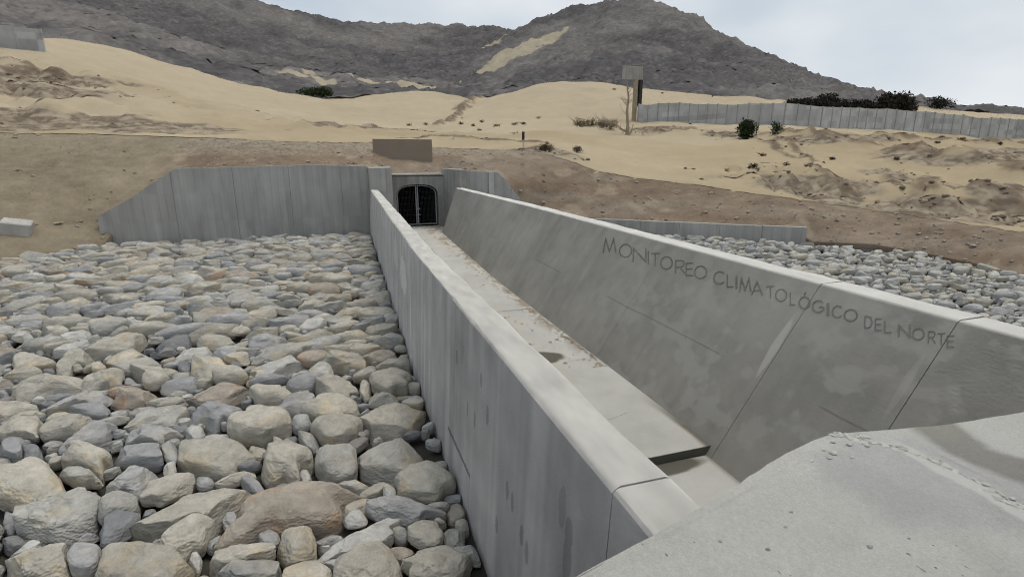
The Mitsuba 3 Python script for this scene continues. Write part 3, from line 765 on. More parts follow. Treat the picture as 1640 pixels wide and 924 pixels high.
from scipy.ndimage import gaussian_filter
Zd = gaussian_filter(Zd, 2.2)


def dune_height(x, y):
    from scipy.interpolate import RegularGridInterpolator
    if 'rgi' not in CACHE:
        CACHE['rgi'] = RegularGridInterpolator((xs, ys), ZD, bounds_error=False, fill_value=None)
    return CACHE['rgi'](np.column_stack([np.atleast_1d(x), np.atleast_1d(y)]))


q = np.stack([X, Y, 0 * X], -1)
# rills and hummocks
Zd = Zd + 0.8 * (meshkit.fbm(q * 0.07, 3, 21) - 0.5) + 0.6 * (np.abs(2 * meshkit.fbm(q * 0.11 + 5, 3, 26) - 1) - 0.2) + 0.30 * (meshkit.fbm(q * 0.55, 3, 22) - 0.5)
for c0, c1, w_ in SAND_LINES:                      # little eroded scarps and rills, raised lips of darker soil
    a_, b_ = np.array(c0[:2]), np.array(c1[:2])
    t_ = np.clip(((X - a_[0]) * (b_ - a_)[0] + (Y - a_[1]) * (b_ - a_)[1]) / ((b_ - a_) @ (b_ - a_)), 0, 1)
    d_ = np.hypot(X - a_[0] - t_ * (b_ - a_)[0], Y - a_[1] - t_ * (b_ - a_)[1]) + 1.2 * (meshkit.fbm(q * 0.5, 3, 24) - 0.5)
    ww = max(0.5, 1.6 * w_)
    Zd += 1.0 * w_ * np.exp(-(d_ / ww) ** 2) * (0.4 + 1.2 * meshkit.fbm(q * 0.9, 3, 25))
for c_, r_ in SAND_PATCHES:                        # broken crust of the eroded patches
    m_ = np.exp(-((X - c_[0]) / r_[0]) ** 2 - ((Y - c_[1]) / r_[1]) ** 2)
    Zd += m_ * 0.9 * (np.abs(2 * meshkit.fbm(q * 0.45, 3, 27) - 1) - 0.25)
crest_poly = sg.Polygon(np.vstack([b1[:, :2], [[20, -40], [-20, -40]]]))
inside = shapely.contains_xy(crest_poly.buffer(0), X, Y)
crest_line = sg.LineString(b1[:, :2])
dist = shapely.distance(shapely.points(X, Y), crest_line)
tree_c = cKDTree(b1[:, :2])
_, ic = tree_c.query(np.column_stack([X.ravel(), Y.ravel()]))
zc = b1[ic, 2].reshape(X.shape)
w = np.clip(1 - dist / 2.5, 0, 1)
Zd = Zd * (1 - w) + (zc + 0.03) * w
Zd = np.where(inside, zc - 0.35 * np.minimum(dist, 3) - 0.05, Zd)
ZD = Zd
P = np.stack([X, Y, Zd], -1)
inw = b0[ic] - b1[ic]
inw /= np.linalg.norm(inw, axis=1, keepdims=True)
rag = 0.20 + 0.9 * meshkit.fbm(b1[ic] * 0.9, 4, 61)
snap = (b1[ic] + inw * rag[:, None]).reshape(P.shape) - [0, 0, 0.10]
P = np.where(inside[..., None], snap, P)
dm = grid_mesh(P)
dm.update_faces((~inside).ravel()[dm.faces].any(1))
dm.remove_unreferenced_vertices()
obj('sand_dunes', dm, 'sand', smooth=True, kind='structure')

# ---------------------------------------------------------------- mountain
MP = [
    ((315.77, 533.56, 160.12)), (303.14, 543.13, 158.49), (299.06, 548.81, 157.15), (284.17, 562.27, 156.15), (264.43, 582.82, 158.16), (244.63, 596.81, 152.34), (225.62, 614.92, 145.93), (212.18, 630.24, 142.91), (331.91, 517.75, 154.10), (347.08, 495.54, 139.83), (361.18, 472.84, 119.20), (379.09, 438.97, 94.95), (393.11, 405.81, 77.39), (403.43, 366.43, 57.73), (407.99, 346.07, 51.88), (407.60, 330.89, 44.31), (412.91, 316.07, 38.18), (433.02, 287.91, 33.06), (471.82, 262.66, 29.67),
    (222.96, 726.56, 161.25), (201.50, 774.21, 168.44), (172.29, 801.69, 171.12), (104.12, 813.36, 170.60), (70.18, 811.97, 170.47), (36.99, 799.14, 171.05), (5.52, 789.98, 169.24), (-30.99, 769.38, 168.08), (-57.12, 747.82, 169.66), (-77.79, 730.87, 175.29), (-102.92, 712.61, 178.74), (-153.91, 682.87, 182.13), (-199.37, 660.57, 182.20), (-256.67, 629.70, 181.65), (-321.61, 599.14, 175.36), (-406.22, 570.08, 155.49),
    (122.78, 474.37, 66.47), (80.32, 412.25, 47.66), (171.87, 501.36, 93.43), (213.67, 528.44, 116.00), (19.43, 479.61, 65.81), (61.67, 496.18, 69.71), (147.26, 622.83, 109.05), (53.57, 637.75, 109.69), (-22.59, 469.46, 65.00), (-55.29, 496.93, 78.81), (-92.98, 470.91, 81.20), (-133.12, 419.38, 76.92), (-164.78, 386.33, 74.66), (-205.31, 366.40, 70.31), (-252.67, 372.37, 73.48), (-39.02, 628.79, 117.98), (-112.88, 589.29, 126.82), (-172.01, 553.91, 123.75), (115.37, 680.29, 123.31), (187.97, 663.90, 131.51),
    (244.95, 435.89, 99.62), (196.76, 348.26, 62.57), (143.17, 252.19, 34.62), (170.17, 394.90, 67.95), (117.36, 308.42, 41.25), (96.62, 315.54, 37.83), (237.35, 507.21, 117.91), (288.35, 408.48, 92.41), (225.99, 317.85, 55.79), (174.50, 244.03, 33.34), (288.54, 332.18, 60.44), (210.67, 240.87, 34.21), (303.91, 289.89, 42.04), (217.43, 206.70, 26.90), (257.46, 206.43, 24.16),
    (42.41, 342.38, 46.46), (57.00, 340.26, 46.08), (71.54, 337.50, 40.61), (12.88, 329.75, 39.82), (-6.56, 309.93, 36.99), (-20.83, 299.28, 35.33), (-57.16, 284.31, 42.81), (-90.86, 254.25, 45.33), (-120.96, 241.39, 41.10), (-154.28, 245.56, 41.67), (31.67, 258.06, 30.09), (-9.73, 229.79, 24.17), (84.20, 214.03, 27.47), (134.00, 186.93, 22.97), (166.97, 158.18, 18.26), (198.15, 135.41, 15.37), (-60.47, 211.53, 30.07), (-88.05, 201.61, 29.97)]
MP = np.array(MP, float)
back = MP[:35].copy()
for s_, dz in ((1.25, -60), (1.6, -140)):
    bk = back.copy()
    bk[:, :2] *= s_
    bk[:, 2] = np.maximum(bk[:, 2] + dz, 0)
    MP = np.vstack([MP, bk])
mz = RBFInterpolator(MP[:, :2], MP[:, 2], kernel='linear', smoothing=0.2)
MX, MY = np.meshgrid(np.arange(-620, 800, 2.7), np.arange(190, 900, 2.7), indexing='ij')
MZ = mz(np.column_stack([MX[::3, ::3].ravel(), MY[::3, ::3].ravel()])).reshape(MX[::3, ::3].shape)
from scipy.interpolate import RegularGridInterpolator
MZ = RegularGridInterpolator((MX[::3, 0], MY[0, ::3]), MZ, bounds_error=False, fill_value=None)(np.stack([MX, MY], -1))
MZ = gaussian_filter(MZ, 1.6)
q = np.stack([MX, MY, 0 * MX], -1)
rid = 1 - np.abs(2 * meshkit.fbm(q * 0.018, 4, 31) - 1)
crag = meshkit.fbm(q * 0.075, 4, 32) - 0.5
ramp = np.clip((MZ - 8) / 30, 0.1, 1)
MZ = MZ + ramp * (16 * (rid - 0.78) + 8.5 * crag + 5.0 * (meshkit.fbm(q * 0.28, 2, 33) - 0.5))
MZ[:2] = MZ[-2:] = 0
obj('mountain', grid_mesh(np.stack([MX, MY, MZ], -1)), 'mountain_rock', smooth=True, kind='structure')
# the small rock knob on the summit
c = np.array((302.63, 542.27, 158.83))
# low distant hills at the right
hx = np.linspace(330, 1900, 240)
hz = []
for t in np.linspace(0, 1, 14):
    zz = (14 + 55 * (meshkit.fbm(np.stack([hx * 0.006, 0 * hx + t * 0.5, 0 * hx], -1), 4, 41))) * math.sin(math.pi * min(1, t * 1.1)) ** 0.8 * np.clip((hx - 330) / 250, 0, 1)
    hz.append(np.column_stack([hx, 900 + 500 * t + 0 * hx - 0.25 * hx, zz - 2]))
obj('far_hills', grid_mesh(np.array(hz)), 'far_hill', smooth=True, kind='structure')

# loose stones on the bank and along the eroded parts of the sand
rk = np.random.default_rng(91)
ICO = trimesh.creation.icosphere(subdivisions=1, radius=1.0)


def rock_at(pos, r):
    v = np.array(ICO.vertices) * (1 + 0.22 * rk.normal(size=(42, 1))) * [r * rk.uniform(0.8, 1.5), r * rk.uniform(0.7, 1.2), r * rk.uniform(0.45, 0.8)]
    a_ = rk.random() * 6.28
    v[:, :2] = v[:, :2] @ np.array([[math.cos(a_), math.sin(a_)], [-math.sin(a_), math.cos(a_)]])
    return trimesh.Trimesh(v + pos, ICO.faces, process=False)


bv = np.array(bank.vertices).reshape(len(ts), -1, 3)
rocks = []
for i in range(900):
    t_ = int(rk.integers(1, len(ts) - 3))
    u_ = int(rk.integers(40, 480))
    if u_ < 250 and rk.random() < 0.4:
        t_ = min(t_, 8)
    rocks.append(rock_at(bv[t_, u_] + [0, 0, 0.01], 0.025 + 0.085 * rk.random() ** 3))
obj('bank_stones', cat_(rocks), 'stone_b0', label='loose small brown stones scattered over the earth bank', cat='stones', kind='stuff')
rocks = []
for c_, r_ in SAND_PATCHES:
    for i in range(30):
        x_, y_ = c_[0] + r_[0] * 0.5 * rk.normal(), c_[1] + r_[1] * 0.4 * rk.normal()
        if sg.Point(x_, y_).within(crest_poly.buffer(0)):
            continue
        rocks.append(rock_at([x_, y_, float(dune_height(x_, y_)[0])], (0.04 + 0.12 * rk.random() ** 3) * max(1.0, c_[1] / 45)))
for c0, c1, w_ in SAND_LINES:
    n_ = int(np.linalg.norm(np.array(c1) - c0) * 1.4)
    for i in range(n_):
        t_ = rk.random()
        x_, y_ = np.array(c0[:2]) * (1 - t_) + np.array(c1[:2]) * t_ + rk.normal(size=2) * 0.5
        rocks.append(rock_at([x_, y_, float(dune_height(x_, y_)[0])], 0.05 + 0.14 * rk.random() ** 3))
obj('sand_stones', cat_(rocks), 'sand_rock', label='dark broken stones scattered along the eroded lines of the sand slope', cat='stones', kind='stuff')

# ---------------------------------------------------------------- panel fence on the dune terrace
def fence_run(key, pts, height, step, pm, postm):
    line = sg.LineString(pts)
    n = max(1, int(line.length / step))
    prev = None
    for i in range(n + 1):
        p = line.interpolate(line.length * i / n)
        z = float(dune_height(p.x, p.y)[0])
        if prev is not None:
            a, b = np.array(prev[:2]), np.array([p.x, p.y])
            d = (b - a) / np.linalg.norm(b - a)
            nn = np.array([-d[1], d[0]]) * 0.05
            a2, b2 = a + d * 0.06, b - d * 0.06
            sec = lambda c, z0: [(*(c - nn), z0 - 0.5), (*(c + nn), z0 - 0.5), (*(c + nn), z0 + height), (*(c - nn), z0 + height)]
            obj('panel', loft([sec(a2, prev[2]), sec(b2, z)]), pm, key)
        obj('post', bx(p.x - 0.06, p.x + 0.06, p.y - 0.08, p.y + 0.08, z - 0.5, z + height + 0.06), postm, key)
        prev = (p.x, p.y, z)


fk = thing('panel_fence', 'long pale grey precast panel fence along the top of the sand slope at right', 'fence')
fence_run(fk, [(40.22, 66.83, 7.81)[:2], (43.85, 60.85, 7.57)[:2], (45.32, 53.35, 7.08)[:2], (46.66, 48.08, 6.58)[:2], (51.78, 47.10, 6.42)[:2], (59.10, 47.79, 6.41)[:2], (69.50, 47.18, 6.16)[:2], (83.21, 45.83, 5.81)[:2], (93.36, 45.82, 5.51)[:2]], 2.25, 1.45, 'fence_concrete', 'fence_post')
fk2 = thing('panel_fence', 'short pale grey patterned panel fence on the sand at the top left corner', 'fence')
fence_run(fk2, [(-31.79, 65.71, 12.94)[:2], (-29.08, 66.96, 13.29)[:2], (-25.68, 67.27, 13.42)[:2]], 2.05, 1.9, 'fence_concrete', 'fence_concrete')

# raised panel beside the fence end, standing for wall stepping uphill
lk = thing('lookout_booth', 'raised grey panel on a brown pillar at the left end of the long fence', 'wall_panel')
c = np.array((39.57, 67.22, 7.82))
zt = 3.75 + (246 - 118) / 850 * 78 * 0.96
zm = 3.75 + (246 - 137) / 850 * 78 * 0.96
obj('panel', bx(c[0] - 1.75, c[0] + 1.2, c[1] - 0.15, c[1] + 0.2, zm, zt, 0.03), 'concrete_portal', lk)
obj('pillar', bx(c[0] + 0.05, c[0] + 0.55, c[1] - 0.2, c[1] + 0.25, c[2] - 1.5, zm - 0.003, 0.02), 'brown_block', lk)
obj('post', bx(c[0] + 0.75, c[0] + 1.15, c[1] - 0.35, c[1] + 0.35, c[2] + 2.2, zm - 0.003), 'dark_post', lk)  # dark upright stands in for the shaded side of the wall

# blank tan board above the portal
sb = thing('sign_board', 'blank tan sign board standing on the brown bank above the tunnel portal', 'sign')
c = np.array((3.74, 30.37, 3.15))
obj('board', bx(c[0] - 1.58, c[0] + 1.62, c[1] - 0.03, c[1] + 0.03, 3.18, 4.50, 0.006), 'sign_tan', sb)
for s in (-1.2, 1.2):
    obj('post', bx(c[0] + s - 0.04, c[0] + s + 0.04, c[1] + 0.032, c[1] + 0.10, 2.4, 4.42), 'dark_post', sb)

# thin post on the sand behind the bank
pp = thing('marker_post', 'thin pale post with a dark top standing on the sand above the bank', 'post')
c = np.array((11.50, 32.53, 4.02))
obj('pole', tube([c - [0, 0, 0.5], c + [0, 0, 0.55]], 0.03, 6), 'concrete_pale', pp)
obj('marker', bx(c[0] - 0.075, c[0] + 0.075, c[1] - 0.04, c[1] + 0.04, c[2] + 0.551, c[2] + 1.05, 0.01), 'dark_post', pp)

# ---------------------------------------------------------------- plants
def leaves(rng, centre, radii, n, size, up=0.3):
    d = rng.normal(size=(n, 3))
    d /= np.linalg.norm(d, axis=1, keepdims=True)
    r = rng.random(n) ** 0.45
    lump = 0.65 + 0.7 * meshkit.noise(d * 2.1 + centre[0], int(abs(centre[0]) * 10) % 97)
    p = d * (r * lump)[:, None] * np.array(radii) + centre
    p[:, 2] = np.maximum(p[:, 2], centre[2] - radii[2] * 0.8)
    a = rng.normal(size=(n, 3))
    a /= np.linalg.norm(a, axis=1, keepdims=True)
    b = np.cross(a, rng.normal(size=(n, 3)))
    b /= np.linalg.norm(b, axis=1, keepdims=True)
    s = size * (0.6 + 0.8 * rng.random(n))[:, None]
    V = np.stack([p - a * s, p + b * s * 0.45, p + a * s, p - b * s * 0.45], 1).reshape(-1, 3)
    k = np.arange(n)[:, None] * 4
    return trimesh.Trimesh(V, np.vstack([k + [0, 1, 2], k + [0, 2, 3]]), process=False)


def shrub(pos, w, h, n, material, label, group=None, size=0.16, name='shrub', lobes=4):
    rng = np.random.default_rng(int(abs(pos[0] * 31 + pos[1] * 17)) + 3)
    k = thing(name, label, 'shrub', group)
    z = float(dune_height(pos[0], pos[1])[0])
    ms, st = [], []
    for i in range(lobes):
        ox = (rng.random() - 0.5) * w * 0.6
        c = np.array([pos[0] + ox, pos[1] + (rng.random() - 0.5) * w * 0.3, z + h * (0.38 + 0.22 * rng.random())])
        ms.append(leaves(rng, c, (w * (0.22 + 0.14 * rng.random()), w * 0.25, h * 0.5), n // lobes, size))
        st.append(tube([(pos[0] + ox * 0.2, pos[1], z - 0.2), ((pos[0] + c[0]) / 2 + 0.1, pos[1], z + h * 0.25), c], np.array([0.06, 0.045, 0.02]) * max(0.5, h / 2), 5))
    obj('foliage', cat_(ms), material, k)
    obj('stem', cat_(st), 'dead_wood', k)
    return k


shrub((36.30, 41.32, 5.69), 2.2, 1.75, 2600, 'leaf_green', 'dense dark green round shrub growing in front of the long panel fence', size=0.10, lobes=5)
shrub((38.24, 40.22, 5.78), 1.9, 1.2, 420, 'leaf_green', 'sparse green shrub right of the dense round shrub by the fence', size=0.09)
for i, (px, w, h, lab) in enumerate([
        ((68.55, 67.21, 11.67), 5.0, 1.9, 'low dark shrub at the left end of the thicket behind the panel fence'), ((67.64, 62.36, 10.88), 6.0, 2.9, 'dark shrub with a peaked top second from left in the thicket behind the fence'),
        ((69.41, 60.39, 10.59), 6.4, 2.6, 'dark broad shrub in the middle of the left clump behind the fence'), ((72.32, 60.05, 10.47), 4.2, 2.2, 'small dark shrub in the gap of the thicket behind the fence'),
        ((75.66, 59.09, 10.49), 6.6, 3.1, 'tallest black green shrub of the thicket behind the panel fence'), ((78.80, 58.27, 10.16), 5.6, 2.6, 'dark shrub at the right end of the thicket behind the fence'),
        ((97.22, 66.87, 10.68), 5.4, 2.0, 'thin shrub standing against the sky right of the thicket')]):
    shrub(px, w, h, 2600 if i < 6 else 500, 'leaf_dark', lab, 'dark shrubs behind the panel fence', size=0.22, lobes=6)
shrub((-2.06, 99.98, 11.70), 6.5, 1.5, 1500, 'leaf_green', 'low wide dark shrub alone on the sand at left below the mountain', size=0.2, lobes=6)
shrub((12.78, 31.29, 3.86), 1.2, 0.5, 500, 'leaf_dry', 'dry brown bush on the crest of the bank right of the marker post', size=0.06)
shrub((15.18, 32.64, 3.67), 0.9, 0.42, 350, 'leaf_dry', 'dry tuft on the sand slope beside the bank crest bush', size=0.05)
# dead tree
dt = thing('dead_tree', 'bare leafless pale tree in front of the raised grey panel', 'tree')
rng = np.random.default_rng(77)
c = np.array((30.05, 51.94, 5.68))
c[2] = float(dune_height(c[0], c[1])[0])
trunk = [c + [0, 0, -0.4], c + [0.05, 0, 1.0], c + [-0.12, 0, 2.4], c + [-0.02, 0, 3.8], c + [-0.25, 0.1, 5.1]]
obj('trunk', tube(trunk, np.array([0.22, 0.16, 0.13, 0.10, 0.05]), 7), 'dead_wood', dt, smooth=True)
br = [tube([c + [0.1, 0, 0.0], c + [0.5, 0, 0.4], c + [0.75, 0.1, 1.1]], np.array([0.15, 0.11, 0.05]), 6), tube([c + [0, 0, 0.3], c + [-0.5, 0, 0.55], c + [-1.6, 0, 1.15], c + [-2.9, 0.1, 1.5]], np.array([0.10, 0.06, 0.045, 0.02]), 6)]
for i in range(40):
    t0 = rng.random()
    base = np.array([c[0] - 0.2 - 3.0 * t0, c[1], c[2] + 0.3 + 1.1 * t0]) if i < 24 else c + [-0.1, 0, 2.0 + 3.0 * t0]
    d = np.array([rng.normal() * 0.5 - 0.1, rng.normal() * 0.4, 0.25 + 0.5 * rng.random()])
    br.append(tube([base, base + d * 0.6 + rng.normal(size=3) * 0.06, base + d * 1.3 + rng.normal(size=3) * 0.15], np.array([0.035, 0.025, 0.008]), 4))
obj('branch', cat_(br), 'dead_wood', dt)
# dry brush left of the tree and rows of scrub tufts
rng = np.random.default_rng(12)


def tuft_mesh(pos, w, h, n, size):
    ms = [leaves(rng, np.array([pos[0], pos[1], pos[2] + 0.25 * h]), (w / 2, w / 2, h * 0.7), n, size)]
    for i in range(6):
        e = np.array([pos[0] + rng.normal() * w * 0.4, pos[1] + rng.normal() * w * 0.3, pos[2] + h * (0.7 + 0.6 * rng.random())])
        ms.append(tube([(pos[0], pos[1], pos[2] - 0.05), (np.array(pos) + e) / 2 + [0, 0, 0.05], e], np.array([0.02, 0.015, 0.006]) * max(1, h * 1.5), 4))
    return cat_(ms)


TUFTS = [(27.92, 59.80, 7.53), (28.64, 59.46, 7.74), (29.99, 59.91, 8.00), (30.32, 58.62, 7.79), (30.95, 58.29, 7.99), (31.19, 57.03, 7.51), (28.36, 57.37, 7.14), (26.98, 56.93, 6.96), (29.21, 55.82, 7.00), (29.47, 54.55, 6.81)]
for p_ in TUFTS:
    z = float(dune_height(p_[0], p_[1])[0])
    obj('dry_bush', tuft_mesh((p_[0], p_[1], z), 1.3, 0.9, 130, 0.10), 'leaf_dry', label='dry leafless brown bush in the row left of the dead tree', cat='shrub', group='dry bushes left of the dead tree')
SCR = [(9.76, 71.34, 7.76), (8.94, 59.33, 6.34), (8.08, 55.41, 5.56), (11.85, 71.02, 7.47), (15.77, 68.20, 7.10), (16.80, 65.89, 6.94), (15.98, 59.90, 6.19), (18.36, 67.55, 7.18), (18.37, 61.31, 6.55), (21.00, 62.57, 6.85), (21.99, 62.23, 6.92), (26.52, 69.09, 8.17), (16.66, 49.26, 5.18), (47.87, 87.80, 14.43)]
for p_ in SCR:
    z = float(dune_height(p_[0], p_[1])[0])
    obj('scrub_tuft', tuft_mesh((p_[0], p_[1], z), 0.55 + 0.45 * rng.random(), 0.32, 90, 0.07), 'leaf_dark' if rng.random() < 0.5 else 'leaf_dry', label='small dark scrub tuft scattered on the sand behind the sign board and marker post', cat='shrub', group='scrub tufts on the middle sand')
SC2 = [(23.65, 28.45, 2.79), (24.18, 26.67, 2.50), (30.65, 32.95, 3.70), (26.88, 26.86, 2.69), (34.56, 30.36, 3.27), (36.94, 27.41, 3.04), (21.09, 25.38, 2.24), (49.75, 33.54, 4.27), (41.25, 56.55, 6.74), (54.11, 37.78, 5.14), (47.31, 36.90, 5.06), (50.33, 36.21, 4.85), (54.00, 34.35, 4.73), (57.08, 33.13, 4.29), (40.83, 38.33, 5.21), (42.45, 36.53, 4.91), (66.38, 85.20, 12.87), (57.02, 86.97, 13.29)]
for p_ in SC2:
    z = float(dune_height(p_[0], p_[1])[0])
    obj('scrub_tuft', tuft_mesh((p_[0], p_[1], z), 0.32 + 0.35 * rng.random(), 0.22, 110, 0.055), 'leaf_dark' if rng.random() < 0.5 else 'leaf_dry', label='small dark scrub tuft on the sand slope around the long panel fence', cat='shrub', group='scrub tufts on the right sand slope')

# ---------------------------------------------------------------- riprap boulders
HAND = [(-1.72,7.02,0.73,0.33,-0.89,'tr'), (-1.25,7.67,0.66,0.34,-1.0,'tr'), (-0.83,6.56,0.57,0.29,-1.25,'tr'), (-0.66,5.54,0.73,0.44,0.11,'br'), (-1.63,5.9,0.61,0.43,0.55,'ta'), (-1.68,5.41,0.33,0.23,1.36,'tr'), (-1.93,4.98,0.53,0.28,-0.69,'tr'), (-1.15,4.89,0.38,0.21,-0.47,'ta'), (-0.62,4.91,0.32,0.17,-1.35,'tr'), (-0.9,5.18,0.18,0.1,-1.0,'gr'), (-1.02,4.65,0.34,0.22,-0.08,'ga'), (-0.5,4.47,0.25,0.15,-0.53,'tr'), (-3.09,6.28,0.53,0.41,-0.95,'ca'), (-3.64,6.91,0.68,0.27,-0.87,'tr'), (-2.95,5.46,0.51,0.21,-0.75,'ta'), (-2.55,5.33,0.3,0.13,-1.0,'gr'), (-2.38,5.76,0.28,0.17,-1.45,'da'), (-2.5,6.13,0.29,0.19,-1.25,'cr'), (-2.1,6.37,0.3,0.28,1.07,'ta'), (-2.54,6.77,0.45,0.29,-1.23,'ga'), (-2.67,7.37,0.45,0.24,-0.89,'ga'), (-2.69,7.89,0.45,0.27,-0.48,'ga'), (-3.27,7.44,0.59,0.2,-0.93,'tr'), (-3.18,7.0,0.49,0.13,-0.85,'ca'), (-1.92,8.32,0.57,0.33,-0.99,'ga'), (-2.81,8.45,0.44,0.4,-0.42,'ca'), (-2.06,9.07,0.58,0.47,0.01,'ba'), (-1.13,8.65,0.54,0.3,-1.05,'tr'), (-0.21,8.69,0.48,0.35,-1.08,'ta'), (-0.3,7.93,0.54,0.3,-0.77,'tr'), (-0.24,7.2,0.5,0.29,-0.93,'tr'), (-0.23,6.35,0.41,0.26,-1.32,'cr'), (-3.3,9.34,0.55,0.28,-0.91,'ba'), (-4.06,9.46,0.52,0.35,1.01,'ga'), (-3.71,8.91,0.33,0.19,-0.4,'ga'), (-4.49,8.74,0.52,0.22,-0.88,'ta'), (-3.94,8.59,0.45,0.3,-0.4,'ta'), (-3.48,8.11,0.41,0.21,0.94,'ga'), (-4.29,8.05,0.41,0.16,-0.96,'ga'), (-2.36,8.06,0.21,0.12,-0.94,'da'), (-1.24,7.08,0.19,0.11,-1.14,'tr'), (-2.11,7.75,0.19,0.11,-0.96,'la'), (-1.81,7.65,0.18,0.11,-0.89,'la'), (-0.62,6.27,0.24,0.09,-1.46,'la'), (-1.16,6.18,0.35,0.1,-1.0,'ga'), (-0.71,7.52,0.24,0.14,-1.33,'gr'), (-0.61,7.08,0.3,0.13,-1.21,'ga'), (-1.34,5.64,0.2,0.09,-1.27,'ga'), (-2.13,5.48,0.18,0.09,-0.99,'la'), (-3.35,5.95,0.25,0.09,-0.77,'da'), (-3.61,6.4,0.3,0.07,-1.09,'ga'), (-2.32,7.34,0.31,0.09,-1.27,'ga'), (-2.22,6.89,0.23,0.07,-1.25,'la'), (-1.74,6.46,0.17,0.09,-1.11,'gr'), (-1.56,5.08,0.17,0.06,-1.26,'la'), (-4.02,7.87,0.31,0.11,-1.02,'da'), (0.75,5.6,0.42,0.29,-0.71,'tr'), (0.46,5.18,0.47,0.2,-0.6,'ga'), (0.01,4.81,0.43,0.19,0.24,'la'), (0.6,4.68,0.23,0.19,-1.28,'ta'), (0.9,4.57,0.22,0.12,1.4,'ca'), (0.37,4.56,0.16,0.11,-0.53,'br'), (0.03,4.34,0.35,0.29,-0.93,'tr'), (0.67,4.18,0.36,0.23,-0.42,'ta'), (1.01,4.99,0.18,0.12,1.44,'br'), (-0.05,5.21,0.15,0.11,-0.77,'la'), (0.36,5.63,0.16,0.08,-1.51,'la'), (0.61,7.35,0.68,0.43,-1.53,'ta'), (0.65,8.51,0.5,0.32,-1.36,'tr'), (0.48,6.27,0.52,0.51,-0.49,'ca'), (-0.02,9.82,0.61,0.31,-0.43,'ta'), (-0.49,9.4,0.32,0.19,-1.33,'la'), (0.62,9.91,0.39,0.23,-0.46,'ba'), (0.24,8.51,0.32,0.1,1.54,'ta'), (-4.42,12.28,0.71,0.53,-1.07,'ta'), (-4.03,11.44,0.45,0.39,0.84,'ta'), (-4.89,10.53,0.87,0.5,-0.54,'ta'), (-4.05,10.23,0.48,0.3,-0.87,'ta'), (-3.21,10.31,0.54,0.28,-0.62,'ta'), (-2.37,10.27,0.54,0.32,-0.97,'ta'), (-2.87,11.25,0.41,0.37,-0.61,'la'), (-3.35,11.95,0.46,0.37,-1.39,'da'), (-2.53,11.81,0.56,0.33,-0.8,'ta'), (-5.57,11.66,0.58,0.25,-0.91,'ta'), (-4.9,11.55,0.56,0.32,-1.15,'ta'), (-5.83,12.7,0.62,0.25,-0.52,'ca'), (-6.4,13.21,0.35,0.15,-0.79,'la'), (-5.48,13.11,0.31,0.25,-1.27,'la'), (-3.69,10.85,0.41,0.28,-0.03,'ca'), (-1.98,10.53,0.32,0.19,-1.07,'ta'), (-1.94,10.09,0.34,0.1,-1.38,'dr'), (-2.87,10.63,0.27,0.1,-1.24,'dr'), (-3.62,10.15,0.25,0.09,-1.16,'gr'), (-4.32,10.91,0.32,0.1,-1.15,'tr'), (-2.72,9.65,0.31,0.21,-0.09,'ga')]
rng = np.random.default_rng(2024)


def scatter(region, seeds, classes, x_clip):
    """Ellipses (x, y, a, b, theta) thrown without much overlap, large before small."""
    E = [tuple(s[:5]) for s in seeds]
    minx, miny, maxx, maxy = region.bounds
    for (lo, hi, asp0, asp1, tries, fac, skip) in classes:
        C = np.array([e[:2] for e in E]).reshape(-1, 2)
        R = np.array([math.sqrt(e[2] * e[3]) for e in E])
        px, py = rng.uniform(minx, maxx, tries), rng.uniform(miny, maxy, tries)
        ok = shapely.contains_xy(region, px, py)
        new_c, new_r = [], []
        cell = {}
        h = 2.0

        def put(x, y, r):
            cell.setdefault((int(x // h), int(y // h)), []).append((x, y, r))
        for e in E:
            put(e[0], e[1], math.sqrt(e[2] * e[3]))
        for x, y in zip(px[ok], py[ok]):
            if skip is not None and skip(x, y):
                continue
            a = rng.uniform(lo, hi)
            b = a * rng.uniform(asp0, asp1)
            r = math.sqrt(a * b)
            i, j = int(x // h), int(y // h)
            good = True
            for ii in (i - 1, i, i + 1):
                for jj in (j - 1, j, j + 1):
                    for (x2, y2, r2) in cell.get((ii, jj), ()):
                        if (x - x2) ** 2 + (y - y2) ** 2 < (fac * (r + r2)) ** 2:
                            good = False
                            break
                    if not good:
                        break
                if not good:
                    break
            if good:
                th = rng.normal(0.0, 0.35)
                E.append((x, y, a, b, th))
                put(x, y, r)
    return E


def packed(E, n_ang, clip):
    """Outline radii of every ellipse cut back to its own cell of the anisotropic Voronoi diagram."""
    E = np.array(E)
    cx, th = E[:, :2], E[:, 4]
    ca, sa = np.cos(th), np.sin(th)
    M = np.stack([np.stack([ca / E[:, 2], sa / E[:, 2]], 1), np.stack([-sa / E[:, 3], ca / E[:, 3]], 1)], 1)
    tree = cKDTree(cx)
    _, nb = tree.query(cx, k=min(13, len(E)))
    ang = np.arange(n_ang) * 2 * np.pi / n_ang
    tt = np.linspace(0.34, 1.22, 23)
    out = []
    for i in range(len(E)):
        d = np.stack([E[i, 2] * np.cos(ang) * ca[i] - E[i, 3] * np.sin(ang) * sa[i], E[i, 2] * np.cos(ang) * sa[i] + E[i, 3] * np.sin(ang) * ca[i]], -1)
        p = cx[i] + tt[:, None, None] * d[None]
        j = nb[i][nb[i] != i]
        dx, dy = p[..., 0, None] - cx[j, 0], p[..., 1, None] - cx[j, 1]
        mj = M[j]
        dn = np.sqrt(((mj[:, 0, 0] * dx + mj[:, 0, 1] * dy) ** 2 + (mj[:, 1, 0] * dx + mj[:, 1, 1] * dy) ** 2).min(-1))
        okk = (tt[:, None] < dn * 0.997) & clip(p[..., 0], p[..., 1])
        first = np.where(okk.all(0), len(tt) - 1, np.maximum(np.argmin(okk, 0) - 1, 0))
        out.append((tt[first], d, ang))
    return out


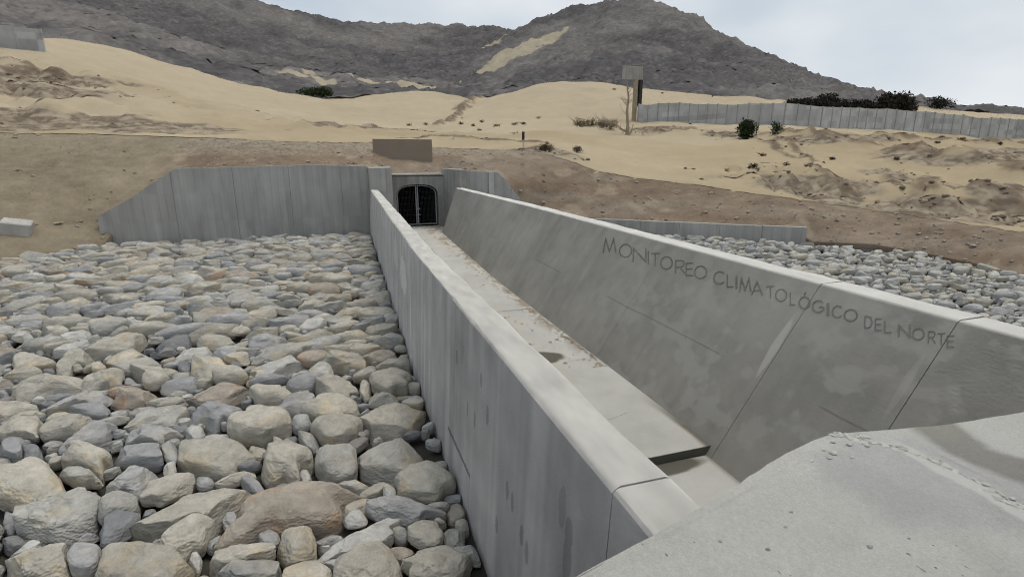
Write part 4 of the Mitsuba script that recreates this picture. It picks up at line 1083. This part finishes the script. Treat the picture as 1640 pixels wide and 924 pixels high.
def boulder_mesh(e, outline, hh, zc, kind, n_lat, seed):
    r_t, d, ang = outline
    rr = np.random.default_rng(seed)
    k = len(ang)
    sm = 1 if kind == 'a' else 2
    R = r_t.copy()
    for _ in range(sm):
        R = 0.25 * np.roll(R, 1) + 0.5 * R + 0.25 * np.roll(R, -1)
    size = math.sqrt(e[2] * e[3])
    lat = np.linspace(-0.9, np.pi / 2, n_lat)
    ex = 0.62 if kind == 'r' else 0.46
    ch, sh = np.abs(np.cos(lat)) ** ex, np.sign(np.sin(lat)) * np.abs(np.sin(lat)) ** ex
    V = np.empty((n_lat, k, 3))
    V[..., :2] = ch[:, None, None] * R[None, :, None] * d[None]
    V[..., 2] = hh * sh[:, None]
    # facets
    norm = np.array([e[2], e[3], hh])
    rot = np.array([[math.cos(e[4]), math.sin(e[4])], [-math.sin(e[4]), math.cos(e[4])]])
    L = V.reshape(-1, 3).copy()
    L[:, :2] = L[:, :2] @ rot.T
    L /= norm
    for _ in range(10 if kind == 'a' else 4):
        nn = rr.normal(size=3)
        nn[2] = abs(nn[2]) * (1.3 if kind == 'a' else 0.7)
        nn /= np.linalg.norm(nn)
        lim = rr.uniform(0.58, 0.86) if kind == 'a' else rr.uniform(0.82, 0.98)
        ex_ = L @ nn - lim
        L -= np.where(ex_ > 0, ex_ * (0.96 if kind == 'a' else 0.75), 0)[:, None] * nn
    # a tilt of the top
    L[:, 2] += (rr.normal() * 0.20) * L[:, 0] + (rr.normal() * 0.16 - 0.06) * L[:, 1]
    L *= norm
    L[:, :2] = L[:, :2] @ rot
    nrm = L / (np.linalg.norm(L, axis=1, keepdims=True) + 1e-9)
    w = L + [e[0], e[1], 0]
    f1 = meshkit.fbm(w * (2.2 / max(size, 0.2)), 3, seed % 50) - 0.5
    f2 = meshkit.fbm(w * np.array([9, 9, 16.0]), 3, seed % 47) - 0.5
    L += nrm * (f1 * 0.16 * size + f2 * (0.075 if kind == 'a' else 0.045) * min(1, size * 2.5))[:, None]
    L[:, 2] += zc
    L[:, :2] += [e[0], e[1]]
    P = L.reshape(n_lat, k, 3)
    P[-1] = P[-1].mean(0)
    i, j = np.meshgrid(np.arange(n_lat - 1), np.arange(k), indexing='ij')
    a, b = (i * k + j).ravel(), (i * k + (j + 1) % k).ravel()
    F = np.vstack([np.stack([a, b, b + k], 1), np.stack([a, b + k, a + k], 1)])
    return P.reshape(-1, 3), F


RT = np.cross(FWD, [0, 0, 1])
RT /= np.linalg.norm(RT)
UP = np.cross(RT, FWD)


def view_size(x, y, r, z=0.0):
    """How large a stone shows in the photograph (pixels of the 1024 render), 0 outside the frame."""
    d = np.array([x, y, z]) - EYE
    w = d @ FWD
    if w < 0.5:
        return 0.0
    u, v = d @ RT / w, d @ UP / w
    if abs(u) > 0.97 + r / w or abs(v) > 0.55 + r / w:
        return 0.0
    return 530 * r / w


left_region = sg.Polygon([(1.05, 2.5), (-4.2, 2.5), (-9.6, 12), (-14.0, 19.5), (-13.2, 22.5), (-11.6, 23.4), (-9.2, 26.3), (1.3, 26.45), (1.1, 10)])
hand_hull = sg.Polygon([(s[0], s[1]) for s in HAND]).convex_hull.buffer(0.1)
nearby = lambda x, y: False
EL_ = scatter(left_region, HAND, [(0.38, 0.66, 0.40, 0.68, 7000, 0.82, lambda x, y: y < 5.0), (0.22, 0.36, 0.42, 0.75, 14000, 0.82, None), (0.13, 0.21, 0.45, 0.85, 22000, 0.82, None), (0.07, 0.12, 0.6, 1.0, 30000, 0.82, None)], 1.1)
codes = [s[5] for s in HAND]
for e in EL_[len(HAND):]:
    s = e[2]
    c = rng.choice(list('ttttcccgglb')) if s > 0.2 else rng.choice(list('tcgggldd'))
    codes.append(c + ('r' if rng.random() < 0.28 else 'a'))
clipL = lambda x, y: x < 1.09 + np.interp(y, [9, 26], [0, 0.38])
right_region = sg.Polygon([(6.5, 2), (13, 4), (20.0, 6), (20.3, 10.2), (21.3, 13.7), (19.2, 17.5), (15.8, 20.2), (12.6, 23.5), (9.6, 25.2), (6.2, 25.4)])
ER = scatter(right_region, [], [(0.20, 0.34, 0.38, 0.62, 9000, 0.82, None), (0.12, 0.19, 0.42, 0.7, 26000, 0.82, None), (0.07, 0.11, 0.5, 0.9, 30000, 0.82, None)], 0)
codesR = [rng.choice(list('tcccggllll')) + ('r' if rng.random() < 0.3 else 'a') for _ in ER]
clipR = lambda x, y: x > 6.30

stones = []
for E, CD, clip, side in ((EL_, codes, clipL, 'left'), (ER, codesR, clipR, 'right')):
    size = np.array([view_size(e[0], e[1], math.sqrt(e[2] * e[3])) for e in E])
    groups = {}
    fine = packed(E, 48, clip)
    for i, (e, c) in enumerate(zip(E, CD)):
        stones.append((size[i], side, i, e, c, fine[i]))
order = sorted((s for s in stones if s[0] > 0), key=lambda s: -s[0])
single = {(s[1], s[2]) for s in order[:300]}
NAMES = {'t': 'tan', 'c': 'grey tan', 'g': 'blue grey', 'l': 'pale grey', 'b': 'brownish', 'd': 'dark slate'}
ADJ = {'r': 'rounded', 'a': 'angular'}
# labels: row by row towards the back, and inside a row each kind counted from the low wall outwards
ORD = ['', 'second ', 'third ', 'fourth ', 'fifth ', 'sixth ', 'seventh ', 'eighth ', 'ninth ', 'tenth ', 'eleventh ', 'twelfth ', 'thirteenth ', 'fourteenth ']
ROWS = [(0, 4.95, 'in the row nearest the camera'), (4.95, 5.75, 'in the second row from the front'), (5.75, 6.6, 'in the third row from the front'), (6.6, 7.5, 'in the fourth row from the front'),
        (7.5, 8.5, 'in the fifth row from the front'), (8.5, 9.7, 'in the sixth row from the front'), (9.7, 11.2, 'in the seventh row from the front')]
LABEL, GROUP, buckets = {}, {}, {}
for sz, side, i, e, c, ol in stones:
    if (side, i) not in single:
        continue
    row = next((r[2] for r in ROWS if side == 'left' and r[0] <= e[1] < r[1]), None)
    kind_ = f'{ADJ[c[1]]} {NAMES[c[0]]} boulder'
    if row is None:
        d_ = -e[0] / max(e[1], 1)
        z = ('beside the low wall towards the back of the left apron' if e[0] > -0.8 else 'towards the back of the left rock apron' if d_ < 0.25 else 'far left towards the back of the rock apron') if side == 'left' else 'in the rock apron behind the sloping right wall'
        LABEL[side, i] = f'{kind_} {z}'
        GROUP[side, i] = f'{kind_}s {z}'
    else:
        buckets.setdefault((row, kind_), []).append((-e[0], side, i))
        GROUP[side, i] = 'boulders of the left rock apron'
for (row, kind_), L in buckets.items():
    for n_, (_, side, i) in enumerate(sorted(L)):
        LABEL[side, i] = f'{ORD[min(n_, 13)]}{kind_} from the low wall {row}' if len(L) > 1 and n_ else (f'{kind_} closest to the low wall {row}' if len(L) > 1 else f'only {kind_} {row}')
rest = {}
for sz, side, i, e, c, ol in stones:
    if sz == 0 and not (side == 'left' and 2.5 < e[1] < 26):
        continue
    s = math.sqrt(e[2] * e[3])
    rr = np.random.default_rng(i * 7 + (0 if side == 'left' else 100003))
    hand = side == 'left' and i < len(HAND)
    hh = float(np.clip(0.60 * s, 0.08, 0.34)) * rr.uniform(0.85, 1.1)
    top = (0.10 + 0.06 * rr.random()) * (1 if s > 0.16 else 0.45) + (0.07 * rr.random() if s > 0.35 else 0)
    zc = top - hh
    if s < 0.2:
        zc -= 0.04 + 0.10 * rr.random()
    step = 1 if sz > 22 else 2 if sz > 8 else 4
    n_lat = 22 if sz > 22 else 12 if sz > 8 else 7
    o = (ol[0][::step], ol[1][::step], ol[2][::step])
    V, F = boulder_mesh(e, o, hh, zc, c[1], n_lat, 1000 + i + (0 if side == 'left' else 50000))
    var = STONE[c[0]]
    mk = var[i % len(var)]
    if (side, i) in single:
        lab = LABEL[side, i]
        obj('boulder', (V, F), mk, smooth=38 if sz > 7 else True, label=lab, cat='boulder', group=GROUP[side, i])
    else:
        rest.setdefault((side, mk), []).append((V, F))
BIGGEST = {}
for (side, mk), L in rest.items():
    at_, vs, fs = 0, [], []
    for V, F in L:
        vs.append(V)
        fs.append(F + at_)
        at_ += len(V)
    k = 'riprap_stones' if side == 'left' else 'riprap_stones_001'
    n_ = sum(1 for q_ in scene if q_.startswith(k + '__'))
    scene[f'{k}__{n_ + 1:03d}'] = mikit.ply((np.vstack(vs), np.vstack(fs)), mk, smooth=True)
labels['riprap_stones'] = {'label': 'smaller grey and tan riprap stones filling the apron left of the low wall', 'category': 'stones', 'kind': 'stuff'}
labels['riprap_stones_001'] = {'label': 'grey and tan riprap stones of the apron behind the sloping right wall', 'category': 'stones', 'kind': 'stuff'}

# crumbs of mortar and small stones on the deck
CR = [(2.42, 1.86, 0.018), (2.36, 1.83, 0.012), (2.48, 1.80, 0.010), (2.25, 1.84, 0.010), (2.58, 1.90, 0.014), (2.52, 1.95, 0.012), (2.40, 1.90, 0.008), (2.10, 0.96, 0.010), (2.66, 1.86, 0.012), (1.82, 1.55, 0.010), (1.72, 1.48, 0.008), (1.55, 1.40, 0.010), (1.95, 1.28, 0.013), (2.62, 1.06, 0.010), (1.40, 1.50, 0.009)]
for i, (x, y, r) in enumerate(CR):
    m = trimesh.creation.icosphere(subdivisions=2, radius=1.0)
    v = np.array(m.vertices)
    v *= (1 + 0.7 * (meshkit.fbm(v * 1.5 + i * 9, 2, i) - 0.5))[:, None] * np.array([1.2, 0.9, 0.6]) * r
    m = trimesh.Trimesh(v + [x, y, 2.2 + r * 0.3], m.faces, process=False)
    dark = i >= 9
    obj('mortar_crumb' if not dark else 'pebble', m, 'mortar' if not dark else 'stone_d0', smooth=25, label='white mortar crumb lying on the deck near its outer corner' if not dark else 'tiny dark pebble lying on the pale deck', cat='crumb' if not dark else 'pebble',
        group='mortar crumbs on the deck' if not dark else 'pebbles on the deck')
